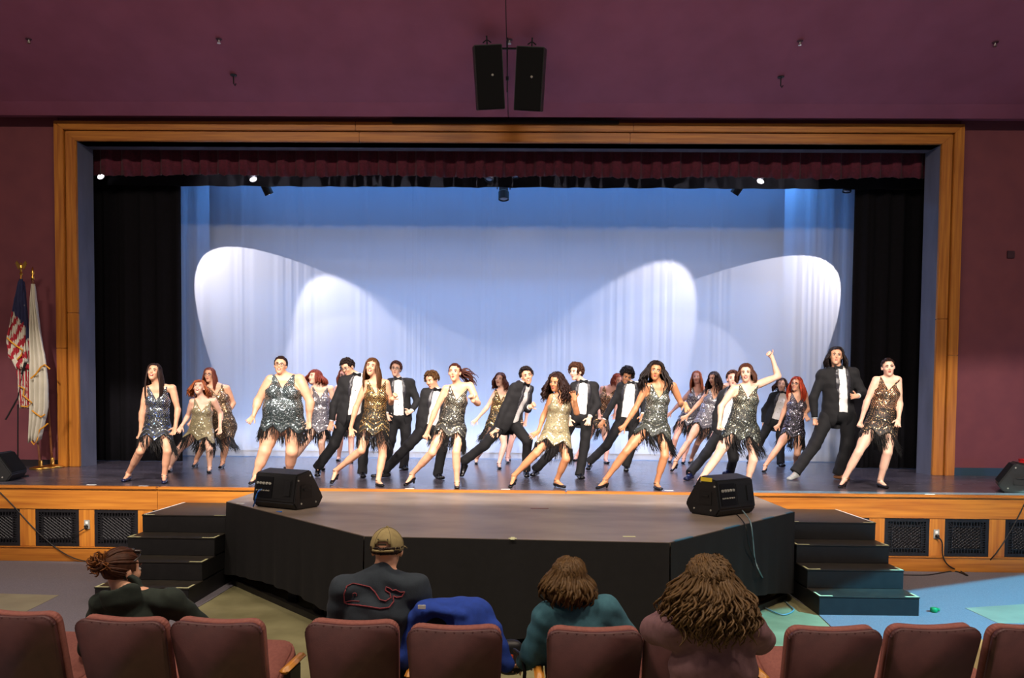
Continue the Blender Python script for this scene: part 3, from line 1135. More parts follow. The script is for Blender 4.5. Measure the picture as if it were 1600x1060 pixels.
def graze_from(lx_, ly_, ax, ay, h, *a):
    """same, with the lens standing at photo pixel (lx_, ly_)"""
    p = at(lx_, ly_, SCRIM-h)
    q = at(ax, ay, SCRIM)
    v = np.array([q[0]-p[0], q[2]-p[2]])
    up_ = float(np.linalg.norm(v))
    return graze(ax, ay, v[0]/up_, v[1]/up_, h, up_, *a)


graze(318, 398, 0.69, -0.72, 1.2, 1.4, 48, 850, 0.02, 'lit spotlight hidden behind the top of the left leg curtain', 0.01)
graze_from(421, 304, 492, 428, 1.2, 46, 520, 0.25, 'lit spotlight left of centre pointing down and right', 0.03)
graze_from(1147, 303, 1068, 410, 1.2, 46, 520, 0.25, 'lit spotlight right of centre pointing down and left', 0.03)
graze(1303, 415, -0.73, -0.68, 1.2, 1.4, 48, 850, 0.02, 'lit spotlight hidden behind the top of the right leg curtain', 0.01)
fixture(787, 312, 14.5, at(787, 700, 13.8), 'unlit black spotlight hanging at the middle of the stage', False, 0.36, 0.1)
fixture(158, 276, 13.85, at(560, 700, 12.0), 'lit spotlight at the far upper left corner of the stage opening', True, 0.3, 0.07)
fixture(396, 281, 13.85, at(560, 700, 12.0), 'lit spotlight peeping out under the valance at left', True, 0.3, 0.07)
fixture(1188, 284, 13.85, at(1000, 700, 12.0), 'lit spotlight peeping out under the valance at right', True, 0.3, 0.07)
fixture(764, 281, 13.85, at(700, 700, 12.0), 'dim spotlight under the valance just left of the centre', False, 0.3, 0.08)
fixture(806, 276, 13.85, at(850, 700, 12.0), 'dim spotlight under the valance just right of the centre', False, 0.3, 0.07)
fixture(1323, 300, 14.4, at(1280, 700, 14.0), 'unlit black spotlight at the upper right corner of the blue cloth', False, 0.3, 0.08)
for (Y, z, l) in ((14.35, 6.93, 'black lighting pipe above the sheer curtain'), (13.82, 6.93, 'black lighting pipe behind the valance')):
    tag(MB().tube([(-11, Y, z), (11, Y, z)], 0.024, 8).build('lighting_pipe', RUBBER), l, 'pipe', 'lighting pipes')
# ------------------------------------------------------------------ flags and microphone
FLW = mat('white_flag_cloth', 'C9C3B2', 'BDB7A6', rough=0.85, scale=4)
GOLDF = mat('gold_fringe', 'D08E1E', rough=0.7)
FLR = mat('flag_red', '9E1C2C', rough=0.85)
FLB = mat('flag_blue', '23264A', rough=0.85)


def drape(px_rows, Y, n, amp, seed, wob=0.0):
    """hanging folded flag: rows of (py, left px, right px)"""
    r = np.random.RandomState(seed)
    ph = np.cumsum(r.uniform(0.5, 1.4, n))*0.9
    V = []
    for k, (py, a, b) in enumerate(px_rows):
        t = np.linspace(0, 1, n)
        px = a+(b-a)*t
        for q in range(n):
            v = at(px[q], py+3.0*math.sin(ph[q]*1.3)*min(1, k/3.0), Y)
            V.append((v[0], Y+amp*math.sin(ph[q]+0.12*k)*(0.35+0.65*min(1, k/4)), v[2]))
    return V


def strip_faces(rows, n, sel=None):
    F = []
    for i in range(rows-1):
        for j in range(n-1):
            if sel is None or sel(i, j):
                F.append((i*n+j, (i+1)*n+j, (i+1)*n+j+1, i*n+j+1))
    return F


def lerp_rows(keys, m_):
    K = np.array(keys, float)
    t = np.linspace(0, len(K)-1, m_)
    return [tuple(np.interp(x, range(len(K)), K[:, c]) for c in range(3)) for x in t]


FY = 12.45
# white flag
bx = on(82, 729, STAGE)
bx[1] = 12.72
bx[0] = at(82, 729, 12.72)[0]
t = thing('flag', 'white gold-fringed flag furled on a brass-based pole beside the oak frame', 'flag', (bx[0], bx[1], STAGE))
top = at(51, 436, FY)
m = MB().tube([(bx[0], bx[1], STAGE+0.02), at(73, 600, (bx[1]+FY)/2), top], 0.018, 8)
m.build('pole', wood('flag_pole_wood', '5A2F12', '7A451C', 2), t)
MB().lathe([(0.17, 0), (0.17, 0.02), (0.12, 0.04), (0.03, 0.055), (0.03, 0.16), (0.02, 0.17)], (bx[0], bx[1], STAGE), 20).build('base', BRASS, t, True)
MB().lathe([(0.02, -0.02), (0.03, 0.02), (0.012, 0.05), (0.03, 0.09), (0.004, 0.19)], top, 10).build('finial', BRASS, t, True)
n, R = 26, 30
rows = lerp_rows([(444, 49, 54), (480, 48, 58), (520, 47, 64), (560, 47, 72), (600, 47, 75), (640, 48, 74), (690, 47, 62)], R)
V = drape(rows, FY-0.06, n, 0.05, 4)
o = mesh_obj('cloth', V, strip_faces(R, n), FLW, t, True)
md = o.modifiers.new('thickness', 'SOLIDIFY'); md.thickness = 0.008
rows2 = [(572, 47, 77), (577, 47, 78), (582, 47, 77)]
P = [at(x, y, FY-0.13) for x, y in ((48, 592), (56, 585), (64, 574), (70, 570), (78, 577))]
P2 = [at(x, y, FY-0.10) for x, y in ((49, 690), (53, 695), (58, 688), (62, 672), (68, 668), (75, 662))]
P3 = [at(x, y, FY-0.12) for x, y in ((50, 642), (58, 648), (64, 652), (70, 648))]
for q_ in (P, P2, P3):
    MB().tube(q_, 0.012, 6).build('fringe', GOLDF, t)
# national flag
bx = on(28, 738, STAGE)
bx[1] = FY
t = thing('flag', 'striped red, white and blue national flag with a gold eagle finial at far left', 'flag', (bx[0], FY-0.1, STAGE))
top = at(33, 428, FY)
m = MB().tube([(bx[0], FY-0.02, STAGE+0.02), top], 0.016, 8)
m.build('pole', MATS['flag_pole_wood'], t)
MB().lathe([(0.16, 0), (0.16, 0.02), (0.1, 0.04), (0.03, 0.055), (0.03, 0.14)], (bx[0], FY-0.02, STAGE), 20).build('base', BRASS, t, True)
c = Vector(top)
m = MB().lathe([(0.018, -0.03), (0.028, 0.0), (0.012, 0.03), (0.02, 0.06)], c, 10)
m.sphere(c+Vector((0, 0, 0.10)), (0.022, 0.018, 0.05), 8)
for s in (-1, 1):
    m.add([c+Vector((0, 0, 0.12)), c+Vector((s*0.07, 0.0, 0.21)), c+Vector((s*0.095, 0.0, 0.17)), c+Vector((s*0.05, 0, 0.07)),
           c+Vector((0, 0.012, 0.12)), c+Vector((s*0.07, 0.012, 0.21)), c+Vector((s*0.095, 0.012, 0.17)), c+Vector((s*0.05, 0.012, 0.07))],
          [(0, 1, 2, 3), (7, 6, 5, 4), (0, 4, 5, 1), (1, 5, 6, 2), (2, 6, 7, 3)])
m.sphere(c+Vector((0, 0, 0.165)), 0.016, 6)
m.build('eagle_finial', BRASS, t)
# the fly fold: canton above, stripes below, in two hanging folds
n, R = 58, 70
rowsA = lerp_rows([(436, 31, 35), (470, 24, 36), (500, 18, 38), (530, 12, 40), (556, 12, 42), (575, 26, 44)], R)
V = drape(rowsA, FY-0.10, n, 0.035, 9)


def fold_mat(i, j):
    return None


def flagcol(i, j, R, n):
    t_ = i/R
    if t_ < 0.40 and j > -5+0.25*n:
        return 2
    k = int((i*0.9+j*0.55)/3.6)
    return 0 if k % 2 else 1


o = mesh_obj('cloth', V, strip_faces(R, n), [FLR, FLW, FLB], t, True)
o.data.polygons.foreach_set('material_index', [2 if i/R < 0.44-0.15*(1-j/n) else (0 if int((i+j*0.35)/6.3) % 2 else 1) for i in range(R-1) for j in range(n-1)])
md = o.modifiers.new('thickness', 'SOLIDIFY'); md.thickness = 0.008
rowsB = lerp_rows([(440, 34, 37), (480, 34, 41), (530, 33, 44), (580, 28, 47), (610, 29, 48), (636, 32, 50)], R)
V = drape(rowsB, FY-0.04, n, 0.04, 12)
o = mesh_obj('cloth', V, strip_faces(R, n), [FLR, FLW, FLB], t, True)
o.data.polygons.foreach_set('material_index', [2 if i/R < 0.40 else (0 if int((j+i*0.25)/6.8) % 2 else 1) for i in range(R-1) for j in range(n-1)])
md = o.modifiers.new('thickness', 'SOLIDIFY'); md.thickness = 0.008
m = MB().tube([at(x, y, FY-0.15) for x, y in ((11, 528), (18, 535), (26, 541), (35, 547), (33, 556), (27, 562))], 0.012, 6).build('fringe', GOLDF, t)
m = MB().tube([at(x, y, FY-0.12) for x, y in ((29, 603), (38, 608), (36, 618), (50, 630), (42, 636), (33, 635))], 0.012, 6).build('fringe', GOLDF, t)
m = MB().tube([at(x, y, FY-0.06) for x, y in ((33, 430), (31, 445), (34, 470), (35, 490))], 0.008, 6)
m.build('cord', GOLDF, t)
m = MB()
m.mi = 0
for k in range(16):
    i, j = 3+(k//3)*2, 18+(k % 3)*12+(k//3 % 2)*6
    if j < n:
        p = Vector(V[min(i*2+4, R-1)*n+min(j, n-1)])
        m.sphere((p.x, p.y-0.035, p.z), (0.014, 0.004, 0.014), 6)
m.build('star', FLW, t)['kind'] = 'stuff'
# microphone on a boom stand
b_ = on(28, 745, STAGE)
t = thing('microphone_stand', 'thin black microphone stand with a tilted boom in front of the flags', 'microphone stand', (b_[0], b_[1], STAGE))
MY = b_[1]
MB().tube([(b_[0], MY, STAGE+0.02), at(28, 632, MY)], 0.010, 8).build('pole', DARKMETAL, t)
MB().lathe([(0.14, 0), (0.14, 0.015), (0.02, 0.03)], (b_[0], MY, STAGE), 18).build('base', RUBBER, t)
MB().tube([at(9, 656, MY), at(28, 622, MY-0.05), at(36, 580, MY-0.1)], 0.011, 8).build('boom', RUBBER, t)
a, b = at(34, 585, MY-0.1), at(40, 567, MY-0.13)
m = MB().tube([a, b], [0.014, 0.02], 8)
m.build('microphone', RUBBER, t)
MB().sphere(at(41, 564, MY-0.13), 0.03, 10).build('microphone_head', GRAY, t, True)

# ------------------------------------------------------------------ distance-field modelling for bodies and clothes


class Field:
    def __init__(self, pts, pad, vox):
        pts = np.array(pts, float)
        self.vox = vox
        self.lo = pts.min(0)-pad
        self.n = np.ceil((pts.max(0)+pad-self.lo)/vox).astype(int)+2
        self.F = np.full(self.n, 0.2, np.float32)

    def _box(self, lo, hi):
        i0 = np.clip(np.floor((lo-self.lo)/self.vox).astype(int), 0, self.n)
        i1 = np.clip(np.ceil((hi-self.lo)/self.vox).astype(int)+1, 0, self.n)
        sl = tuple(slice(a, b) for a, b in zip(i0, i1))
        ax = [self.lo[k]+self.vox*np.arange(i0[k], i1[k], dtype=np.float32) for k in range(3)]
        return sl, ax

    def _put(self, sl, d, k, sub):
        if d.size == 0:
            return
        A = self.F[sl]
        d = d.astype(np.float32)
        if sub:
            d = -d
            if k > 0:
                h = np.clip(0.5-0.5*(d-A)/k, 0, 1)
                self.F[sl] = d*(1-h)+A*h+k*h*(1-h)
            else:
                self.F[sl] = np.maximum(A, d)
            return
        if k > 0:
            h = np.clip(0.5+0.5*(A-d)/k, 0, 1)
            self.F[sl] = A*(1-h)+d*h-k*h*(1-h)
        else:
            self.F[sl] = np.minimum(A, d)

    def seg(self, a, b, ra, rb=None, k=0.02, side=None, fa=None, fb=None, sub=False):
        """tapered capsule; with side given it is elliptic: ra/rb along side, fa/fb across"""
        a, b = np.array(a, float), np.array(b, float)
        rb = ra if rb is None else rb
        R = max(ra, rb, fa or 0, fb or 0)+k+self.vox*2
        sl, ax = self._box(np.minimum(a, b)-R, np.maximum(a, b)+R)
        X = ax[0][:, None, None]-a[0]
        Y = ax[1][None, :, None]-a[1]
        Z = ax[2][None, None, :]-a[2]
        d = b-a
        L2 = max(float(d@d), 1e-9)
        t = np.clip((X*d[0]+Y*d[1]+Z*d[2])/L2, 0, 1)
        X = X-t*d[0]
        Y = Y-t*d[1]
        Z = Z-t*d[2]
        r = ra+(rb-ra)*t
        if side is None:
            D = np.sqrt(X*X+Y*Y+Z*Z)-r
        else:
            s = np.array(side, float)
            s = s/np.linalg.norm(s)
            axn = d/math.sqrt(L2)
            s = s-axn*(s@axn)
            s /= np.linalg.norm(s)+1e-9
            f = fa+(fb-fa)*t
            qs = X*s[0]+Y*s[1]+Z*s[2]
            q2 = X*X+Y*Y+Z*Z-qs*qs
            D = (np.sqrt((qs/r)**2+np.maximum(q2, 0)/(f*f))-1)*np.minimum(r, f)
        self._put(sl, D, k, sub)

    def ell(self, c, M, rad, k=0.02, sub=False):
        """ellipsoid with axes = rows of M and radii rad"""
        c = np.array(c, float)
        R = max(rad)+k+self.vox*2
        sl, ax = self._box(c-R, c+R)
        X = ax[0][:, None, None]-c[0]
        Y = ax[1][None, :, None]-c[1]
        Z = ax[2][None, None, :]-c[2]
        q = 0
        for m_, r in zip(M, rad):
            q = q+((X*m_[0]+Y*m_[1]+Z*m_[2])/r)**2
        self._put(sl, (np.sqrt(q)-1)*min(rad), k, sub)

    def grid(self):
        ax = [self.lo[k]+self.vox*np.arange(self.n[k], dtype=np.float32) for k in range(3)]
        return ax[0][:, None, None], ax[1][None, :, None], ax[2][None, None, :]

    def mesh(self):
        F = self.F
        S = F < 0
        n = F.shape
        c = S[:-1, :-1, :-1].astype(np.int8)
        cnt = sum(S[i:n[0]-1+i, j:n[1]-1+j, k:n[2]-1+k].astype(np.int8) for i in (0, 1) for j in (0, 1) for k in (0, 1))
        mixed = (cnt > 0) & (cnt < 8)
        idx = np.full(mixed.shape, -1, np.int64)
        C = np.argwhere(mixed)
        idx[mixed] = np.arange(len(C))
        acc = np.zeros((len(C), 3), np.float32)
        num = np.zeros(len(C), np.float32)
        corner = [(i, j, k) for i in (0, 1) for j in (0, 1) for k in (0, 1)]
        val = {q: F[C[:, 0]+q[0], C[:, 1]+q[1], C[:, 2]+q[2]] for q in corner}
        for a in corner:
            for ax in range(3):
                if a[ax] == 0:
                    b = list(a)
                    b[ax] = 1
                    b = tuple(b)
                    va, vb = val[a], val[b]
                    x = (va < 0) != (vb < 0)
                    t = np.where(x, va/np.where(x, va-vb, 1), 0)
                    for q in range(3):
                        acc[:, q] += np.where(x, a[q]+(t if q == ax else 0), 0)
                    num += x
        V = (C+acc/np.maximum(num, 1)[:, None])*self.vox+self.lo
        Q = []
        for ax in range(3):
            o1, o2 = [q for q in range(3) if q != ax]
            sa = [slice(1, -1)]*3
            sb = [slice(1, -1)]*3
            sa[ax] = slice(0, -1)
            sb[ax] = slice(1, None)
            A, B = S[tuple(sa)], S[tuple(sb)]
            E_ = np.argwhere(A != B)
            if len(E_) == 0:
                continue
            fl = A[tuple(E_.T)]
            base = E_.copy()
            for q in range(3):
                if q != ax:
                    base[:, q] += 1
            ids = []
            for (u, v) in ((0, 0), (1, 0), (1, 1), (0, 1)):
                cc = base.copy()
                cc[:, o1] -= u
                cc[:, o2] -= v
                ids.append(idx[tuple(cc.T)])
            q4 = np.stack(ids, 1)
            flip = fl if ax != 1 else ~fl
            q4 = np.where(flip[:, None], q4, q4[:, ::-1])
            Q.append(q4)
        Q = np.concatenate(Q)
        Q = Q[(Q >= 0).all(1)]
        return V.astype(float), Q


def nz(v):
    v = np.array(v, float)
    return v/(np.linalg.norm(v)+1e-9)


def skin_mat(name, c):
    if name in MATS:
        return MATS[name]
    t = NT(name)
    h = lin(c)
    f = t.noise(14, 3)
    t.l(t.mix(t.ramp(f, 0.3, 0.7), h, (h[0]*0.92, h[1]*0.84, h[2]*0.80, 1)), t.b.inputs['Base Color'])
    t.set(Roughness=0.48)
    t.b.inputs['Subsurface Weight'].default_value = 0.0
    MATS[name] = t.m
    return t.m


SKINS = {'fair': skin_mat('skin_fair', 'E9BBA2'), 'light': skin_mat('skin_light', 'DDA888'), 'tan': skin_mat('skin_tan', 'C28860'),
         'brown': skin_mat('skin_brown', 'A87048'), 'pink': skin_mat('skin_pink', 'EBB4A2')}


def hair_mat(c):
    nm = 'hair_'+c
    if nm in MATS:
        return MATS[nm]
    t = NT(nm)
    h = lin(c)
    f = t.noise(45, 3)
    t.l(t.mix(t.ramp(f, 0.3, 0.75), (h[0]*0.6, h[1]*0.55, h[2]*0.55, 1), (min(1, h[0]*1.15), min(1, h[1]*1.1), min(1, h[2]*1.05), 1)), t.b.inputs['Base Color'])
    t.set(Roughness=0.55)
    t.b.inputs['Specular IOR Level'].default_value = 0.25
    MATS[nm] = t.m
    return t.m


EYEW = mat('eye_white', 'E4DDD6', rough=0.2)
EYED = mat('eye_dark', '1C1210', rough=0.2)
LIP = mat('lip_red', 'B2564E', rough=0.4)
LIPM = mat('lip_plain', 'B8766A', rough=0.5)
TEETH = mat('teeth', 'EDE8E0', rough=0.3)
TUX = mat('black_tuxedo_wool', '0E0D10', '131215', rough=0.85, scale=80, bump=0.06, bscale=250)
SATIN = mat('black_satin', '2A292E', '35343A', rough=0.38, scale=30)
TROUS = mat('black_trouser_wool', '0C0B0E', '111013', rough=0.85, scale=80)
SHIRTM = mat('white_dress_shirt', 'E9E6E2', 'DEDBD8', rough=0.7, scale=12)
BOWM = mat('black_bow_tie', '0C0C0E', rough=0.35)
SHOEM = mat('black_patent_leather', '0D0C0E', rough=0.22)
SHOEB = mat('navy_character_shoe', '141A3C', rough=0.25)
SNEAK = mat('grey_sneaker', 'A9AAA8', '8F918F', rough=0.6, scale=30)
BROWNSH = mat('brown_leather', '8A5A34', rough=0.45)
SOLE = mat('white_sole', 'D9D6CE', rough=0.6)
FRINGEM = mat('black_fringe_thread', '0B0A0B', rough=0.7)
GLASSM = mat('dark_glasses_rim', '2A2220', rough=0.3)


def dress_mat(name, fabric, bead, accent, style):
    """beaded flapper dress; pattern coordinates: u sideways, h up from the pelvis, in metres"""
    nm = 'dress_'+name
    if nm in MATS:
        return MATS[nm]
    t = NT(nm)
    at_ = t.n('Attribute', attribute_name='pat')
    sx = t.n('SeparateXYZ')
    t.l(at_.outputs['Vector'], sx.inputs[0])
    u, h = sx.outputs[0], sx.outputs[1]
    au = t.math('ABSOLUTE', u)
    # sequins
    vo = t.n('TexVoronoi')
    vo.inputs['Scale'].default_value = 75
    t.l(at_.outputs['Vector'], vo.inputs['Vector'])
    seq = t.math('LESS_THAN', vo.outputs['Distance'], 0.38)
    # bodice: curved lines running down to the middle
    bod = t.math('ADD', t.math('MULTIPLY', au, 1.1), t.math('MULTIPLY', h, -0.75))
    st1 = t.math('LESS_THAN', t.math('FRACT', t.math('MULTIPLY', bod, 38.0)), 0.55)
    inb = t.math('GREATER_THAN', h, 0.20)
    # skirt: style a zigzags, style b vertical bars and scallops
    if style == 'zig':
        zz = t.math('ABSOLUTE', t.math('SUBTRACT', t.math('FRACT', t.math('ADD', t.math('MULTIPLY', u, 4.4), 0.5)), 0.5))
        zh = t.math('SUBTRACT', t.math('ADD', h, 0.155), t.math('MULTIPLY', zz, 0.19))
        line = t.math('LESS_THAN', t.math('ABSOLUTE', t.math('SUBTRACT', t.math('FRACT', t.math('MULTIPLY', zh, 12.0)), 0.5)), 0.15)
        low = t.math('LESS_THAN', h, 0.03)
        sk = t.math('MULTIPLY', line, low)
        mid = t.math('MULTIPLY', t.math('LESS_THAN', h, 0.20), t.math('GREATER_THAN', h, 0.03))
        dens = t.math('MULTIPLY', mid, t.ramp(t.noise(16, 3, vec=at_.outputs['Vector']), 0.32, 0.42))
        body = t.math('MAXIMUM', sk, dens)
    else:
        bars = t.math('LESS_THAN', t.math('FRACT', t.math('MULTIPLY', u, 48.0)), 0.6)
        rows = t.math('GREATER_THAN', t.math('FRACT', t.math('MULTIPLY', h, 34.0)), 0.22)
        body = t.math('MULTIPLY', t.math('MULTIPLY', bars, rows), t.math('LESS_THAN', h, 0.20))
        sc_ = t.math('ABSOLUTE', t.math('SINE', t.math('MULTIPLY', u, 22.0)))
        sl = t.math('SUBTRACT', t.math('ADD', h, 0.09), t.math('MULTIPLY', sc_, 0.05))
        body = t.math('MAXIMUM', body, t.math('LESS_THAN', t.math('ABSOLUTE', sl), 0.012))
    pat = t.math('MAXIMUM', t.math('MULTIPLY', st1, inb), body)
    # sparse accent jewels
    wn = t.n('TexWhiteNoise')
    t.l(vo.outputs['Color'], wn.inputs['Vector'])
    jew = t.math('MULTIPLY', t.math('GREATER_THAN', wn.outputs['Value'], 0.86), t.math('LESS_THAN', vo.outputs['Distance'], 0.5))
    cont = t.math('MAXIMUM', inb, sk) if style == 'zig' else inb
    m1 = t.math('MULTIPLY', pat, t.math('MAXIMUM', seq, cont))
    m1 = t.math('MULTIPLY', m1, t.math('GREATER_THAN', wn.outputs['Value'], 0.12))
    bl = lin(bead)
    col = t.mix(m1, lin(fabric), (bl[0]*0.72, bl[1]*0.72, bl[2]*0.72, 1))
    # each sequin its own tint
    col = t.mix(t.math('MULTIPLY', m1, t.math('MULTIPLY', wn.outputs['Value'], 0.25)), col, (1, 1, 1, 1))
    col = t.mix(jew, col, lin(accent))
    t.l(col, t.b.inputs['Base Color'])
    sh = t.math('MAXIMUM', m1, jew)
    t.l(t.math('MULTIPLY', sh, 0.85), t.b.inputs['Metallic'])
    t.l(t.math('SUBTRACT', 0.62, t.math('MULTIPLY', sh, 0.34)), t.b.inputs['Roughness'])
    # tilt every sequin a little so some catch the spotlights
    geo = t.n('NewGeometry')
    vm = t.n('VectorMath', operation='SUBTRACT')
    t.l(vo.outputs['Color'], vm.inputs[0])
    vm.inputs[1].default_value = (0.5, 0.5, 0.5)
    vs = t.n('VectorMath', operation='SCALE')
    t.l(vm.outputs[0], vs.inputs[0])
    t.l(t.math('MULTIPLY', sh, 1.0), vs.inputs['Scale'])
    va = t.n('VectorMath', operation='ADD')
    t.l(geo.outputs['Normal'], va.inputs[0])
    t.l(vs.outputs[0], va.inputs[1])
    vn = t.n('VectorMath', operation='NORMALIZE')
    t.l(va.outputs[0], vn.inputs[0])
    t.l(vn.outputs[0], t.b.inputs['Normal'])
    MATS[nm] = t.m
    return t.m


DR = {
    'bluesilver': dress_mat('bluesilver', '14181C', 'AEBFC8', '3E66D0', 'zig'),
    'palegold': dress_mat('palegold', '8A7F5E', 'DDD0A0', 'F4EBD0', 'zig'),
    'olive': dress_mat('olive', '4A452E', 'CDBB85', 'C8D8D8', 'zig'),
    'copper': dress_mat('copper', '3A2A18', 'D9A463', 'FFE2B0', 'bar'),
    'teal': dress_mat('teal', '1E2A2C', '9FB8BA', 'E8F4FF', 'zig'),
    'silver': dress_mat('silver', '55525A', 'D2CDD0', 'F6F6FF', 'zig'),
    'gold': dress_mat('gold', '1C1608', 'DDA93A', 'FFD98A', 'zig'),
    'gunmetal': dress_mat('gunmetal', '1C1B16', 'B9B596', 'F2F2E8', 'zig'),
    'sage': dress_mat('sage', '2A2E28', 'B5BCA6', 'EEF4FF', 'zig'),
    'barsilver': dress_mat('barsilver', '1A1D18', 'C4BE9A', 'E8F0E0', 'bar'),
    'night': dress_mat('night', '17141C', 'A79CA8', 'DCE0FF', 'zig'),
    'copperblack': dress_mat('copperblack', '15110C', 'D08A3E', 'FFD9A0', 'bar'),
}

# ------------------------------------------------------------------ people
CROPS = {1: (170, 530, 4.2417), 2: (370, 530, 4.2417), 3: (500, 540, 4.415), 4: (620, 540, 4.418), 5: (780, 540, 4.4167),
         6: (900, 540, 4.4158), 7: (1040, 530, 4.241), 8: (1200, 520, 4.075)}


def head_axes(yaw, pitch, roll):
    y, p, r = math.radians(yaw), math.radians(pitch), math.radians(roll)
    Rr = np.array([math.cos(y), math.sin(y), 0])
    Fr = np.array([math.sin(y)*math.cos(p), -math.cos(y)*math.cos(p), math.sin(p)])
    Ur = np.cross(Fr, -Rr)
    Ur = Ur if Ur[2] > 0 else -Ur
    R2 = Rr*math.cos(r)-Ur*math.sin(r)
    U2 = Ur*math.cos(r)+Rr*math.sin(r)
    return R2, Fr, U2


def add_hand(f, W, E, k=0.006, style='relaxed', r=1.0, flip=1):
    """hand from wrist W along the forearm/hand direction to E: palm, four unequal fingers, thumb"""
    d = nz(E-W)
    n0 = np.array([0.25*flip, -1.0, 0.1])
    lat = nz(np.cross(d, n0))
    nrm = nz(np.cross(lat, d))
    pl = 0.085*r
    f.seg(W, W+d*pl, 0.030*r, 0.038*r, 0.012, side=lat, fa=0.018*r, fb=0.015*r)
    curl = {'relaxed': (0.35, 0.5, 0.5), 'fist': (1.35, 1.4, 1.0), 'flat': (0.1, 0.1, 0.1), 'point': (1.35, 1.4, 1.0)}[style]
    for i, (off, L) in enumerate(((-0.030, 0.066), (-0.010, 0.075), (0.011, 0.072), (0.031, 0.056))):
        c = (0.1, 0.1, 0.1) if (style == 'point' and i == 0) else curl
        p = W+d*(pl-0.004)+lat*off*r*flip
        ang = 0.0
        spread = off*(5.0 if style != 'fist' else 0.5)
        for s in range(3):
            ang += c[s]
            dd = d*math.cos(ang)+nrm*math.sin(ang)+lat*spread*flip
            q = p+nz(dd)*L*r*(0.46, 0.31, 0.23)[s]
            f.seg(p, q, (0.0098-0.0008*s)*r, (0.0092-0.0008*s)*r, 0.003)
            p = q
    # thumb from the side of the palm
    p = W+d*0.025*r-lat*0.026*r*flip
    for (a, b, L) in ((0.9, 0.25, 0.042), (0.55, 0.45, 0.032)):
        q = p+nz(d*math.cos(a)-lat*flip*math.sin(a)+nrm*b)*L*r
        f.seg(p, q, 0.0115*r, 0.0098*r, 0.005)
        p = q


def hair_tubes(curves, radii, sides, material, parent, cap=None, name='hair'):
    V, F = tubes(curves, radii, sides, False)
    if cap is not None:
        b = len(V)
        V = np.concatenate([V, cap[0]])
        F = F+[[i+b for i in q] for q in cap[1]]
    o = mesh_obj(name, V, F, material, parent, True)
    return o


